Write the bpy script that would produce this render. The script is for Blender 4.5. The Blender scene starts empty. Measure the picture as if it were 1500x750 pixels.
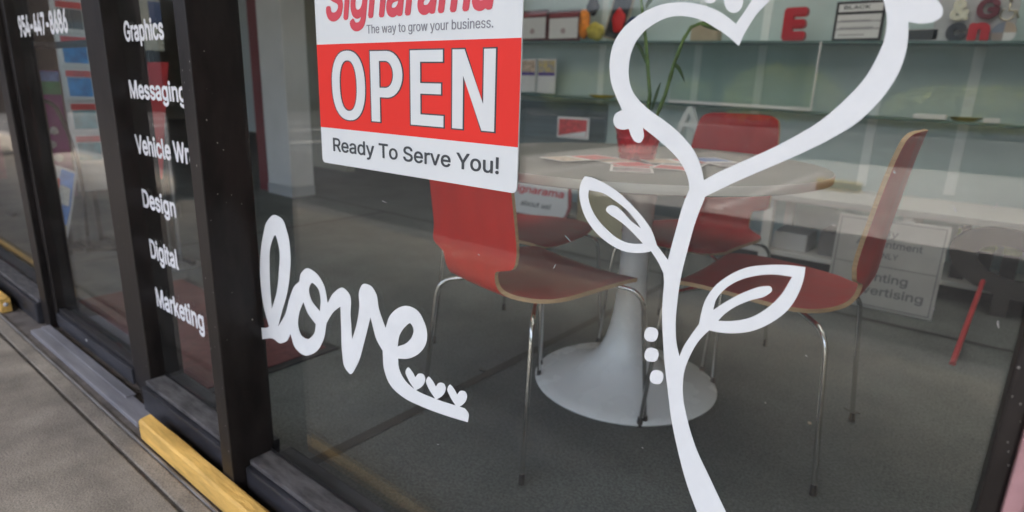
import bpy, bmesh, math, random
from mathutils import Vector, Matrix
from mathutils.geometry import delaunay_2d_cdt
random.seed(7)
R = math.radians
S = bpy.context.scene
COL = S.collection

# ------------------------------------------------------------------ camera
# world: X to the right along the shop front, Y into the shop, Z up; the camera stands at the origin, 0.93 m up
H = 0.93
CX, CY, F = 750.0, 375.0, 888.4787
AX = Vector((0.77731333, 0.18909447, -0.60002273))   # world X in (right, down, forward)
AY = Vector((0.62832953, -0.18574381, 0.75544771))   # world Y
AZ = Vector((0.03140048, -0.96423157, -0.26319478))  # world Z
cam_d = bpy.data.cameras.new('camera')
cam = bpy.data.objects.new('camera', cam_d); COL.objects.link(cam)
right = Vector((AX[0], AY[0], AZ[0])); up = -Vector((AX[1], AY[1], AZ[1])); back = -Vector((AX[2], AY[2], AZ[2]))
m = Matrix.Identity(4)
for i in range(3):
    m[i][0] = right[i]; m[i][1] = up[i]; m[i][2] = back[i]
m[2][3] = H
cam.matrix_world = m
cam_d.sensor_width = 36; cam_d.lens = 36 * F / 1500
cam_d.clip_start = 0.02; cam_d.clip_end = 500
cam_d.dof.use_dof = True; cam_d.dof.focus_distance = 0.86; cam_d.dof.aperture_fstop = 4.0
S.camera = cam

# ------------------------------------------------------------------ light
w = bpy.data.worlds.new('World'); S.world = w; w.use_nodes = True
nt = w.node_tree; bg = nt.nodes['Background']
sky = nt.nodes.new('ShaderNodeTexSky'); sky.sky_type = 'NISHITA'; sky.sun_disc = False
SUN_EL, SUN_AZ = 77, 165          # azimuth: compass-like, from +Y towards +X
sky.sun_elevation = R(SUN_EL); sky.sun_rotation = R(SUN_AZ)
sky.air_density = 0.75; sky.dust_density = 7.0; sky.ozone_density = 0.3
nt.links.new(sky.outputs[0], bg.inputs[0]); bg.inputs[1].default_value = 0.15
sd = bpy.data.lights.new('sun', 'SUN'); sd.energy = 1.5; sd.angle = R(30); sd.color = (1, .95, .88)
sun = bpy.data.objects.new('sun', sd); COL.objects.link(sun)
az = R(SUN_AZ); el = R(SUN_EL)
dirv = Vector((math.sin(az) * math.cos(el), math.cos(az) * math.cos(el), math.sin(el)))
sun.rotation_euler = dirv.to_track_quat('Z', 'Y').to_euler()
S.view_settings.view_transform = 'Standard'; S.view_settings.look = 'None'
S.view_settings.exposure = 2.38; S.view_settings.gamma = 1; S.view_settings.use_curve_mapping = False
S.cycles.use_denoising = True
S.cycles.max_bounces = 10; S.cycles.transparent_max_bounces = 24
S.cycles.diffuse_bounces = 5; S.cycles.glossy_bounces = 5
S.cycles.sample_clamp_indirect = 6; S.cycles.caustics_reflective = False

# ------------------------------------------------------------------ pixel rays (used to read real positions off the photo)
def ray(px, py):
    d = Vector((px - CX, py - CY, F))
    return Vector((d.dot(AX), d.dot(AY), d.dot(AZ)))
def onY(px, py, Y):
    r = ray(px, py); r = r * (Y / r.y); return Vector((r.x, Y, r.z + H))
def onZ(px, py, Z):
    r = ray(px, py); r = r * ((Z - H) / r.z); return Vector((r.x, r.y, Z))
GY = 0.640          # outer face of the glass

# ------------------------------------------------------------------ materials
def lin(c):
    return tuple((v / 12.92 if v <= .04045 else ((v + .055) / 1.055) ** 2.4) for v in [x / 255 for x in c])
MATS = {}
def mat(name, col, rough=.5, metal=0, var=0, scale=8, bump=0, bscale=60, coat=0, stretch=None, col2=None, detail=6, spec=.5, emit=None):
    if name in MATS: return MATS[name]
    M = bpy.data.materials.new(name); M.use_nodes = True; t = M.node_tree; N = t.nodes; L = t.links
    b = N['Principled BSDF']
    b.inputs['Base Color'].default_value = (*col, 1); b.inputs['Roughness'].default_value = rough
    b.inputs['Metallic'].default_value = metal; b.inputs['Coat Weight'].default_value = coat
    b.inputs['Specular IOR Level'].default_value = spec
    tc = N.new('ShaderNodeTexCoord'); mp = N.new('ShaderNodeMapping'); L.new(tc.outputs['Object'], mp.inputs[0])
    if stretch: mp.inputs['Scale'].default_value = stretch
    if var:
        n = N.new('ShaderNodeTexNoise'); n.inputs['Scale'].default_value = scale; n.inputs['Detail'].default_value = detail
        n.inputs['Roughness'].default_value = .62
        L.new(mp.outputs[0], n.inputs[0])
        r = N.new('ShaderNodeValToRGB'); r.color_ramp.elements[0].position = .32; r.color_ramp.elements[1].position = .68
        c2 = col2 if col2 else tuple(min(1, c * (1 + var)) for c in col)
        c1 = tuple(c * (1 - var) for c in col) if not col2 else col
        r.color_ramp.elements[0].color = (*c1, 1); r.color_ramp.elements[1].color = (*c2, 1)
        L.new(n.outputs[0], r.inputs[0]); L.new(r.outputs[0], b.inputs['Base Color'])
        mr = N.new('ShaderNodeMapRange'); mr.inputs[3].default_value = max(0, rough - .08); mr.inputs[4].default_value = min(1, rough + .12)
        L.new(n.outputs[0], mr.inputs[0]); L.new(mr.outputs[0], b.inputs['Roughness'])
    if bump:
        n2 = N.new('ShaderNodeTexNoise'); n2.inputs['Scale'].default_value = bscale; n2.inputs['Detail'].default_value = 5
        L.new(mp.outputs[0], n2.inputs[0])
        bp = N.new('ShaderNodeBump'); bp.inputs['Strength'].default_value = bump; bp.inputs['Distance'].default_value = .004
        L.new(n2.outputs[0], bp.inputs['Height']); L.new(bp.outputs[0], b.inputs['Normal'])
    if emit:
        b.inputs['Emission Color'].default_value = (*col, 1); b.inputs['Emission Strength'].default_value = emit
    MATS[name] = M; return M

def glass_mat(name, tint=(.90, .94, .92), f0=.04, boost=1.0, dirt=0):
    M = bpy.data.materials.new(name); M.use_nodes = True; t = M.node_tree; N = t.nodes; L = t.links
    N.remove(N['Principled BSDF'])
    o = N['Material Output']; tr = N.new('ShaderNodeBsdfTransparent'); tr.inputs[0].default_value = (*tint, 1)
    gl = N.new('ShaderNodeBsdfGlossy'); gl.inputs['Roughness'].default_value = .012
    lw = N.new('ShaderNodeLayerWeight'); lw.inputs[0].default_value = .5
    p = N.new('ShaderNodeMath'); p.operation = 'POWER'; p.inputs[1].default_value = 5
    L.new(lw.outputs['Facing'], p.inputs[0])
    ma = N.new('ShaderNodeMath'); ma.operation = 'MULTIPLY_ADD'; ma.inputs[1].default_value = (1 - f0) * boost; ma.inputs[2].default_value = f0
    L.new(p.outputs[0], ma.inputs[0])
    mx = N.new('ShaderNodeMixShader'); L.new(ma.outputs[0], mx.inputs[0]); L.new(tr.outputs[0], mx.inputs[1]); L.new(gl.outputs[0], mx.inputs[2])
    if dirt:
        tc = N.new('ShaderNodeTexCoord'); mp = N.new('ShaderNodeMapping'); mp.inputs['Rotation'].default_value = (0, .5, 0); mp.inputs['Scale'].default_value = (1, 1, 4)
        n1 = N.new('ShaderNodeTexNoise'); n1.inputs['Scale'].default_value = 2.2; n1.inputs['Detail'].default_value = 9; n1.inputs['Roughness'].default_value = .6
        L.new(tc.outputs['Object'], mp.inputs[0]); L.new(mp.outputs[0], n1.inputs[0])
        n2 = N.new('ShaderNodeTexNoise'); n2.inputs['Scale'].default_value = 220; n2.inputs['Detail'].default_value = 2
        L.new(tc.outputs['Object'], n2.inputs[0])
        r1 = N.new('ShaderNodeMapRange'); r1.inputs[1].default_value = .45; r1.inputs[2].default_value = .75; r1.inputs[3].default_value = .002; r1.inputs[4].default_value = dirt
        L.new(n1.outputs[0], r1.inputs[0])
        r2 = N.new('ShaderNodeMapRange'); r2.inputs[1].default_value = .70; r2.inputs[2].default_value = .80; r2.inputs[3].default_value = 0; r2.inputs[4].default_value = dirt * 3
        L.new(n2.outputs[0], r2.inputs[0])
        ad = N.new('ShaderNodeMath'); ad.operation = 'ADD'; L.new(r1.outputs[0], ad.inputs[0]); L.new(r2.outputs[0], ad.inputs[1])
        df = N.new('ShaderNodeBsdfDiffuse'); df.inputs[0].default_value = (.7, .7, .66, 1)
        m3 = N.new('ShaderNodeMixShader'); L.new(ad.outputs[0], m3.inputs[0]); L.new(mx.outputs[0], m3.inputs[1]); L.new(df.outputs[0], m3.inputs[2])
        mx = m3
    L.new(mx.outputs[0], o.inputs[0])
    return M
GLASS = glass_mat('window_glass', (.955, .975, .965), f0=.034, dirt=.014)
ACRYL = glass_mat('clear_acrylic', (.93, .96, .95))

def concrete():
    M = mat('sidewalk_concrete', (.255, .230, .190), .85, var=.27, scale=7, bump=.5, bscale=180, detail=9)
    t = M.node_tree; N = t.nodes; L = t.links
    b = N['Principled BSDF']; src = b.inputs['Base Color'].links[0].from_socket
    tc = [n for n in N if n.type == 'TEX_COORD'][0]
    n = N.new('ShaderNodeTexNoise'); n.inputs['Scale'].default_value = 1.6; n.inputs['Detail'].default_value = 8; n.inputs['Distortion'].default_value = .8
    L.new(tc.outputs['Object'], n.inputs[0])
    r = N.new('ShaderNodeValToRGB'); r.color_ramp.elements[0].position = .38; r.color_ramp.elements[0].color = (.78, .77, .76, 1)
    r.color_ramp.elements[1].position = .6; r.color_ramp.elements[1].color = (1.10, 1.09, 1.07, 1)
    L.new(n.outputs[0], r.inputs[0])
    mx = N.new('ShaderNodeMix'); mx.data_type = 'RGBA'; mx.blend_type = 'MULTIPLY'; mx.inputs[0].default_value = 1
    L.new(src, mx.inputs[6]); L.new(r.outputs[0], mx.inputs[7])
    n3 = N.new('ShaderNodeTexNoise'); n3.inputs['Scale'].default_value = 260; n3.inputs['Detail'].default_value = 3
    L.new(tc.outputs['Object'], n3.inputs[0])
    r3 = N.new('ShaderNodeValToRGB'); r3.color_ramp.elements[0].position = .3; r3.color_ramp.elements[0].color = (.6, .6, .6, 1); r3.color_ramp.elements[1].position = .62; r3.color_ramp.elements[1].color = (1.15, 1.15, 1.15, 1)
    L.new(n3.outputs[0], r3.inputs[0])
    m2 = N.new('ShaderNodeMix'); m2.data_type = 'RGBA'; m2.blend_type = 'MULTIPLY'; m2.inputs[0].default_value = 1
    L.new(mx.outputs[2], m2.inputs[6]); L.new(r3.outputs[0], m2.inputs[7]); L.new(m2.outputs[2], b.inputs['Base Color'])
    return M
def shop_floor_mat():
    M = mat('shop_carpet', (.104, .114, .112), .8, var=.20, scale=3, bump=.6, bscale=400, detail=9, spec=.25)
    t = M.node_tree; N = t.nodes; L = t.links; b = N['Principled BSDF']
    src = b.inputs['Base Color'].links[0].from_socket
    tc = [n for n in N if n.type == 'TEX_COORD'][0]
    n = N.new('ShaderNodeTexNoise'); n.inputs['Scale'].default_value = 150; n.inputs['Detail'].default_value = 4
    L.new(tc.outputs['Object'], n.inputs[0])
    r = N.new('ShaderNodeValToRGB'); r.color_ramp.elements[0].position = .35; r.color_ramp.elements[0].color = (.72, .72, .72, 1); r.color_ramp.elements[1].position = .65; r.color_ramp.elements[1].color = (1.25, 1.25, 1.25, 1)
    L.new(n.outputs[0], r.inputs[0])
    mx = N.new('ShaderNodeMix'); mx.data_type = 'RGBA'; mx.blend_type = 'MULTIPLY'; mx.inputs[0].default_value = 1
    L.new(src, mx.inputs[6]); L.new(r.outputs[0], mx.inputs[7]); L.new(mx.outputs[2], b.inputs['Base Color'])
    return M

WHITE_VINYL = mat('white_vinyl', (.785, .815, .80), .42, var=.035, scale=22, bump=.12, bscale=45)
ALU = mat('dark_bronze_aluminium', (.015, .012, .0105), .42, metal=.1, var=.5, scale=22, detail=10, bump=.06, bscale=90, stretch=(1, 1, .35), spec=.35)
ALU2 = mat('weathered_rail_aluminium', (.040, .041, .047), .42, metal=.3, var=.5, scale=14, bump=.15, bscale=120, stretch=(.3, 1, 1))
DUST = mat('dusty_rail_top', (.085, .082, .082), .7, metal=.1, var=.6, scale=60, detail=12, bump=.3, bscale=160, stretch=(.25, 1, 1))
SILV = mat('threshold_aluminium', (.33, .33, .35), .45, metal=.5, var=.28, scale=20, bump=.12, bscale=100, stretch=(.15, 1, 1))
YEL = mat('yellow_painted_timber', (.70, .43, .11), .6, var=.30, scale=26, bump=.8, bscale=110, stretch=(.22, 1, 1), detail=10)
CHROME = mat('chrome_tube', (.62, .62, .61), .14, metal=1, var=.06, scale=20)
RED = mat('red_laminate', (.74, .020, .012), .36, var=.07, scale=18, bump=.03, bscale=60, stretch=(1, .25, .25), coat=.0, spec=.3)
REDIN = mat('maroon_inner_side', (.42, .017, .014), .38, var=.10, scale=18, bump=.03, bscale=60, stretch=(1, .25, .25), spec=.35)
PLY = mat('plywood_edge', (.52, .33, .17), .55, var=.18, scale=90, stretch=(.3, .3, 3))
TOPM = mat('pale_laminate', (.13, .13, .118), .5, var=.08, scale=8, spec=.25)
TULIP = mat('white_gloss_enamel', (.84, .85, .83), .25, var=.02, scale=8)
TEAL = mat('seafoam_wall_paint', (.50, .62, .61), .7, var=.06, scale=3)
TEALD = mat('shelf_edge_green', (.10, .17, .16), .3)
WPAINT = mat('white_paint', (.72, .72, .69), .55, var=.03, scale=6)
BEIGE = mat('beige_wall_paint', (.42, .40, .31), .75, var=.05, scale=3)
OLIVE = mat('olive_grey_paint', (.30, .30, .24), .7, var=.06, scale=4)
BLACK = mat('black_plastic', (.018, .018, .02), .4, var=.2, scale=20)
DARK = mat('dark_partition', (.04, .04, .042), .7, var=.2, scale=4)

# ------------------------------------------------------------------ builders
def link(name, me, mats, parent=None, loc=None):
    o = bpy.data.objects.new(name, me); COL.objects.link(o)
    for k in (mats if isinstance(mats, (list, tuple)) else [mats]): me.materials.append(k)
    if parent is not None: o.parent = parent
    if loc is not None: o.location = loc
    return o
def frombm(name, bm, mats, parent=None, smooth=False, loc=None, ang=None):
    bmesh.ops.recalc_face_normals(bm, faces=bm.faces[:])
    me = bpy.data.meshes.new(name); bm.to_mesh(me); bm.free()
    if smooth:
        for p in me.polygons: p.use_smooth = True
        if ang: me.set_sharp_from_angle(angle=R(ang))
    return link(name, me, mats, parent, loc)
def tag(o, label=None, cat=None, group=None, kind=None):
    if label: o['label'] = label
    if cat: o['category'] = cat
    if group: o['group'] = group
    if kind: o['kind'] = kind
    return o
def empty(name, loc=(0, 0, 0), rz=0):
    o = bpy.data.objects.new(name, None); COL.objects.link(o); o.location = loc; o.rotation_euler = (0, 0, rz)
    o.empty_display_size = .1; return o
def box(bm, x0, x1, y0, y1, z0, z1, M=None, mi=0, bevel=0):
    vs = [bm.verts.new((x, y, z)) for x in (x0, x1) for y in (y0, y1) for z in (z0, z1)]
    idx = [(0, 1, 3, 2), (4, 6, 7, 5), (0, 4, 5, 1), (2, 3, 7, 6), (0, 2, 6, 4), (1, 5, 7, 3)]
    fs = [bm.faces.new([vs[i] for i in q]) for q in idx]
    for f in fs: f.material_index = mi
    if bevel:
        es = list({e for f in fs for e in f.edges})
        r = bmesh.ops.bevel(bm, geom=es, offset=bevel, segments=2, profile=.6, affect='EDGES')
        vs = [v for v in vs if v.is_valid] + [v for v in r['verts']]
        for f in r['faces']: f.material_index = mi
    if M is not None:
        for v in set(vs): v.co = M @ v.co
    return fs
def boxo(name, x0, x1, y0, y1, z0, z1, m, parent=None, bevel=.0015, M=None):
    bm = bmesh.new(); box(bm, x0, x1, y0, y1, z0, z1, M, bevel=bevel); return frombm(name, bm, m, parent)
def tube(bm, pts, r, seg=10, caps=True, radii=None):
    pts = [Vector(p) for p in pts]; n = len(pts); rings = []
    t = (pts[1] - pts[0]).normalized(); a = t.orthogonal().normalized()
    for i, p in enumerate(pts):
        if i == 0: tt = (pts[1] - pts[0])
        elif i == n - 1: tt = (pts[-1] - pts[-2])
        else: tt = (pts[i + 1] - pts[i]).normalized() + (pts[i] - pts[i - 1]).normalized()
        tt.normalize(); a = (a - tt * a.dot(tt)).normalized(); b = tt.cross(a)
        rr = radii[i] if radii else r
        rings.append([bm.verts.new(p + (a * math.cos(2 * math.pi * k / seg) + b * math.sin(2 * math.pi * k / seg)) * rr) for k in range(seg)])
    for i in range(n - 1):
        for k in range(seg):
            bm.faces.new((rings[i][k], rings[i][(k + 1) % seg], rings[i + 1][(k + 1) % seg], rings[i + 1][k]))
    if caps:
        bm.faces.new(rings[0][::-1]); bm.faces.new(rings[-1])
def rounded(pts, rad, n=6):
    pts = [Vector(p) for p in pts]; out = [pts[0]]
    for i in range(1, len(pts) - 1):
        a = (pts[i - 1] - pts[i]); b = (pts[i + 1] - pts[i]); d = min(rad, a.length * .49, b.length * .49)
        p0 = pts[i] + a.normalized() * d; p1 = pts[i] + b.normalized() * d
        for k in range(n + 1):
            s = k / n; out.append(p0 * (1 - s) ** 2 + pts[i] * 2 * s * (1 - s) + p1 * s * s)
    out.append(pts[-1]); return out
def lathe(bm, prof, seg=64, mi=0, caps=True):
    rings = [[bm.verts.new((r * math.cos(2 * math.pi * k / seg), r * math.sin(2 * math.pi * k / seg), z)) for k in range(seg)] for r, z in prof]
    for i in range(len(rings) - 1):
        for k in range(seg):
            f = bm.faces.new((rings[i][k], rings[i][(k + 1) % seg], rings[i + 1][(k + 1) % seg], rings[i + 1][k])); f.material_index = mi
    if caps:
        for rr in (rings[0][::-1], rings[-1]):
            f = bm.faces.new(rr); f.material_index = mi
def catmull(pts, closed=True, n=6):
    """pts: (x, y) or (x, y, 1) for a corner; smooth runs between corners"""
    P = [(p[0], p[1]) for p in pts]; C = [len(p) > 2 for p in pts]; N = len(P); out = []
    rng = range(N) if closed else range(N - 1)
    for i in rng:
        p1 = P[i]; p2 = P[(i + 1) % N]; p0 = P[i - 1] if (closed or i > 0) else p1; p3 = P[(i + 2) % N] if (closed or i + 2 < N) else p2
        if C[i]: p0 = (2 * p1[0] - p2[0], 2 * p1[1] - p2[1])
        if C[(i + 1) % N]: p3 = (2 * p2[0] - p1[0], 2 * p2[1] - p1[1])
        # centripetal-ish: plain Catmull-Rom with tension limited by segment length
        d = math.dist(p1, p2) + 1e-6
        d0 = math.dist(p0, p1) + 1e-6; d3 = math.dist(p2, p3) + 1e-6
        t1 = [((p2[k] - p1[k]) / d * d0 + (p1[k] - p0[k]) / d0 * d) / (d + d0) * d for k in (0, 1)]
        t2 = [((p3[k] - p2[k]) / d3 * d + (p2[k] - p1[k]) / d * d3) / (d + d3) * d for k in (0, 1)]
        for s in range(n):
            u = s / n; h1 = 2 * u ** 3 - 3 * u ** 2 + 1; h2 = u ** 3 - 2 * u ** 2 + u; h3 = -2 * u ** 3 + 3 * u ** 2; h4 = u ** 3 - u ** 2
            out.append(tuple(h1 * p1[k] + h2 * t1[k] + h3 * p2[k] + h4 * t2[k] for k in (0, 1)))
    if not closed: out.append(P[-1])
    return out
def curve_mesh(loops, thick):
    cu = bpy.data.curves.new('outline', 'CURVE'); cu.dimensions = '2D'; cu.fill_mode = 'BOTH'; cu.extrude = thick / 2
    for lp in loops:
        s = cu.splines.new('POLY'); s.points.add(len(lp) - 1); s.use_cyclic_u = True
        for i, p in enumerate(lp): s.points[i].co = (p[0], p[1], 0, 1)
    o = bpy.data.objects.new('tmp', cu); COL.objects.link(o)
    dg = bpy.context.evaluated_depsgraph_get(); me = bpy.data.meshes.new_from_object(o.evaluated_get(dg))
    bpy.data.objects.remove(o); bpy.data.curves.remove(cu); me.materials.clear(); return me
def flat_on_glass(name, loops_px, m, parent=None, thick=.0003, y=None):
    """cut-vinyl shape stuck on the outside of the pane: x, z read on the glass plane"""
    y = GY if y is None else y
    me = curve_mesh([[(onY(p[0], p[1], GY).x, onY(p[0], p[1], GY).z) for p in lp] for lp in loops_px], thick)
    for v in me.vertices: v.co = Vector((v.co.x, y - thick / 2 + v.co.z, v.co.y))
    me.update()
    return link(name, me, m, parent)
FONT = None
PLAIN = False
def text_me(body, bold=0.0, shear=0.0, thick=.002, space=1.0, res=6):
    """letters made heavier by laying shifted copies one hair apart in depth"""
    base = text_raw(body, shear, thick, space, res)
    if bold <= 0: return base
    n = 8 if bold < .03 else 12
    vs = [v.co.copy() for v in base.vertices]; fs = [tuple(p.vertices) for p in base.polygons]; V = list(vs); Fc = list(fs)
    for k in range(n):
        a = 2 * math.pi * k / n; o = len(V); dz = (k + 1) * .012 * thick
        V += [Vector((v.x + bold * math.cos(a), v.y + bold * math.sin(a), v.z - dz)) for v in vs]
        Fc += [tuple(i + o for i in f) for f in fs]
    me = bpy.data.meshes.new('text'); me.from_pydata([tuple(v) for v in V], [], Fc); bpy.data.meshes.remove(base); return me
def poly_in(p, lp):
    c = False; x, y = p; j = len(lp) - 1
    for i in range(len(lp)):
        if (lp[i][1] > y) != (lp[j][1] > y) and x < (lp[j][0] - lp[i][0]) * (y - lp[i][1]) / (lp[j][1] - lp[i][1]) + lp[i][0]: c = not c
        j = i
    return c
def text_raw(body, shear=0.0, thick=.002, space=1.0, res=6):
    cu = bpy.data.curves.new('text', 'FONT'); cu.body = body; cu.size = 1
    if FONT: cu.font = FONT
    cu.shear = shear; cu.space_character = space; cu.fill_mode = 'NONE'
    o = bpy.data.objects.new('tmp', cu); COL.objects.link(o)
    dg = bpy.context.evaluated_depsgraph_get(); c2_ = o.to_curve(dg); loops = []
    for sp in c2_.splines:
        bp = sp.bezier_points; lp = []
        for i in range(len(bp)):
            a, b = bp[i], bp[(i + 1) % len(bp)]; p0, p1, p2, p3 = a.co, a.handle_right, b.handle_left, b.co
            st = 1 if ((p1 - p0).cross(p3 - p0).length < 1e-5 and (p2 - p0).cross(p3 - p0).length < 1e-5) else res
            for k in range(st):
                u = k / st; q = p0 * (1 - u) ** 3 + p1 * 3 * u * (1 - u) ** 2 + p2 * 3 * u * u * (1 - u) + p3 * u ** 3; lp.append((q.x, q.y))
        if len(lp) > 2: loops.append(lp)
    o.to_curve_clear(); bpy.data.objects.remove(o); bpy.data.curves.remove(cu)
    V = []; Fc = []
    loops.sort(key=lambda l: min(p[0] for p in l)); clusters = []      # one cluster per group of loops that overlap in x
    for l in loops:
        x0, x1 = min(p[0] for p in l), max(p[0] for p in l)
        if clusters and x0 < clusters[-1][1] - 1e-4: clusters[-1][0].append(l); clusters[-1][1] = max(clusters[-1][1], x1)
        else: clusters.append([[l], x1])
    for lps, _x in clusters:
        co = []; ed = []
        for l in lps:
            n0 = len(co); co += [Vector(p) for p in l]; ed += [(n0 + i, n0 + (i + 1) % len(l)) for i in range(len(l))]
        v2, e2, f2, *_r = delaunay_2d_cdt(co, ed, [], 0, 1e-6)
        keep = []
        for f in f2:
            cx_ = sum(v2[i][0] for i in f) / len(f); cy_ = sum(v2[i][1] for i in f) / len(f); wn = 0
            for l in lps:
                for i in range(len(l)):
                    (xa_, ya_), (xb_, yb_) = l[i - 1], l[i]
                    if (ya_ <= cy_) != (yb_ <= cy_):
                        xi = xa_ + (cy_ - ya_) / (yb_ - ya_) * (xb_ - xa_)
                        if xi > cx_: wn += 1 if yb_ > ya_ else -1
            if wn != 0: keep.append(tuple(f))
        n0 = len(V); m_ = len(v2); cnt = {}
        V += [(p[0], p[1], thick / 2) for p in v2] + [(p[0], p[1], -thick / 2) for p in v2]
        for f in keep:
            Fc.append(tuple(n0 + i for i in f)); Fc.append(tuple(n0 + m_ + i for i in reversed(f)))
            for i in range(len(f)):
                e = (f[i], f[(i + 1) % len(f)])
                if (e[1], e[0]) in cnt: del cnt[(e[1], e[0])]
                else: cnt[e] = 1
        for a_, b_ in cnt: Fc.append((n0 + b_, n0 + a_, n0 + m_ + a_, n0 + m_ + b_))
    me = bpy.data.meshes.new('text'); me.from_pydata(V, [], Fc); return me
_cap = {}
FONT = None
try:
    import os
    for _r in ('LOCAL', 'SYSTEM'):
        _p = os.path.join(bpy.utils.resource_path(_r), 'datafiles', 'fonts', 'Inter.woff2')
        if os.path.exists(_p): FONT = bpy.data.fonts.load(_p); break
except Exception: FONT = None
def capheight(bold):
    if bold not in _cap:
        me = text_me('H', bold); _cap[bold] = (min(v.co.y for v in me.vertices), max(v.co.y for v in me.vertices)); bpy.data.meshes.remove(me)
    return _cap[bold]
def text(name, body, m, x0, x1, z0, z1, y, parent=None, bold=.0, shear=0., thick=.0004, M=None, fitall=False, space=1., grow=0.):
    """letters from x0 to x1, baseline z0 and cap line z1, facing -Y at depth y"""
    me = text_me(body, bold + grow, shear, 1.0, space)
    ref = text_me(body, bold, shear, 1.0, space) if grow else me
    xs = [v.co.x for v in ref.vertices]; a, b = min(xs), max(xs)
    lo, hi = capheight(bold)
    if fitall: ys = [v.co.y for v in ref.vertices]; lo, hi = min(ys), max(ys)
    if grow: bpy.data.meshes.remove(ref)
    for v in me.vertices:
        p = Vector((x0 + (v.co.x - a) / (b - a) * (x1 - x0), y + (-v.co.z - .5) * thick, z0 + (v.co.y - lo) / (hi - lo) * (z1 - z0)))
        v.co = M @ p if M is not None else p
    me.update(); return link(name, me, m, parent)
def ident(x0, x1, z0, z1):  # rounded rect loop
    return [(x0, z0), (x1, z0), (x1, z1), (x0, z1)]
def rrect(x0, x1, z0, z1, r, n=5):
    out = []
    for cx, cz, a0 in ((x1 - r, z1 - r, 0), (x0 + r, z1 - r, 90), (x0 + r, z0 + r, 180), (x1 - r, z0 + r, 270)):
        for k in range(n + 1):
            a = R(a0 + 90 * k / n); out.append((cx + r * math.cos(a), cz + r * math.sin(a)))
    return out
def panel(name, loops, m, y, thick, parent=None, M=None):
    """flat shape in the XZ plane, front face at y, thickness going back"""
    me = curve_mesh(loops, thick)
    for v in me.vertices:
        p = Vector((v.co.x, y + thick / 2 + v.co.z, v.co.y)); v.co = M @ p if M is not None else p
    me.update(); return link(name, me, m, parent)

# ------------------------------------------------------------------ setting: ground
def sheet(name, x0, x1, y0, y1, z, m, nx=1, ny=1):
    bm = bmesh.new()
    g = [[bm.verts.new((x0 + (x1 - x0) * i / nx, y0 + (y1 - y0) * j / ny, z)) for j in range(ny + 1)] for i in range(nx + 1)]
    for i in range(nx):
        for j in range(ny): bm.faces.new((g[i][j], g[i + 1][j], g[i + 1][j + 1], g[i][j + 1]))
    o = frombm(name, bm, m); tag(o, kind='structure'); return o
CONC = concrete()
sheet('added_driveway', -60, 40, -4.3, -1.462, -.126, mat('dark_asphalt', (.055, .055, .056), .95, var=.2, scale=30, bump=.4, bscale=150, spec=.08))  # dark strip added to keep the reflection over the near chair weak
sheet('ground', -150, 150, -150, -1.32, -.13, mat('worn_asphalt', (.06, .06, .062), .95, var=.25, scale=.8, bump=.3, bscale=60, spec=.08))
sheet('parking_lot', -6.3, 14, -16, -4.304, -.1255, mat('pale_parking_concrete', (.42, .405, .375), .9, var=.12, scale=.8, bump=.3, bscale=60))
sw = boxo('sidewalk', -40, 12, -1.30, .450, -.16, 0, CONC, bevel=.004); tag(sw, kind='structure')
sw2 = boxo('sidewalk', -40, 12, .460, .4985, -.16, -.001, CONC, bevel=.003); tag(sw2, kind='structure')
kb = boxo('kerb', -40, 12, -1.46, -1.302, -.16, -.002, mat('kerb_concrete', (.13, .125, .12), .85, var=.15, scale=9, bump=.4, bscale=120), bevel=.012); tag(kb, kind='structure')
jb = boxo('sidewalk_joint', -40, 12, .4502, .4598, -.16, -.006, mat('joint_dirt', (.085, .078, .068), .95, var=.4, scale=60, bump=.6, bscale=200), bevel=0); tag(jb, kind='structure')
# thin weathered metal strip and the dark gap round it
ms = boxo('floor_strip', -40, 12, .5010, .5065, -.16, .0020, mat('weathered_strip', (.26, .25, .235), .6, metal=.3, var=.4, scale=40, bump=.3, bscale=200, stretch=(.2, 1, 1)), bevel=.001); tag(ms, kind='structure')
sl = boxo('sill_concrete', -40, 12, .4987, .70, -.16, -.0045, mat('sill_dark_concrete', (.135, .12, .105), .9, var=.35, scale=12, bump=.5, bscale=150), bevel=0); tag(sl, kind='structure')
sheet('shop_floor', -16, 4.5, .700, 13, .001, shop_floor_mat())
seam = mat('floor_seam_black', (.022, .022, .022), .7, var=.2, scale=40)
for nm, a in (('floor_seam', (-1.235, -1.200, .70, 2.94)), ('floor_seam', (-9, 3.5, 2.945, 2.972)), ('floor_seam', (-3.62, -3.59, .70, 2.94)),):
    sheet(nm, *a, .005, seam)

# ------------------------------------------------------------------ shop building shell
shell = empty('shop_building', (0, 0, 0)); tag(shell, 'shop building shell with plain walls, flat ceiling and covered walkway in front', 'building')
STUC = mat('white_stucco', (.66, .63, .57), .9, var=.12, scale=40, bump=1.0, bscale=90)
PINK = mat('pink_wall_edge', (.42, .235, .235), .7, var=.12, scale=16, bump=.3, bscale=120)
boxo('wall', .0665, 4.4, .585, .72, -.004, 3.1, STUC, shell, bevel=.002)
boxo('wall_edge', .0535, .0665, .590, .72, -.004, 3.1, PINK, shell, bevel=.002)
boxo('wall', -16, .053, .59, .72, 2.42, 3.1, STUC, shell)
boxo('wall', -16, -7.9, .59, .72, -.004, 2.42, STUC, shell)
boxo('ceiling', -16, 4.5, .722, .95, 2.75, 2.85, WPAINT, shell)
boxo('ceiling', -16, -2.4, .952, 13, 2.75, 2.85, WPAINT, shell)
boxo('ceiling', .9, 4.5, .952, 13, 2.75, 2.85, WPAINT, shell)
boxo('ceiling', -2.398, .898, 3.9, 13, 2.75, 2.85, WPAINT, shell)
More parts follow.
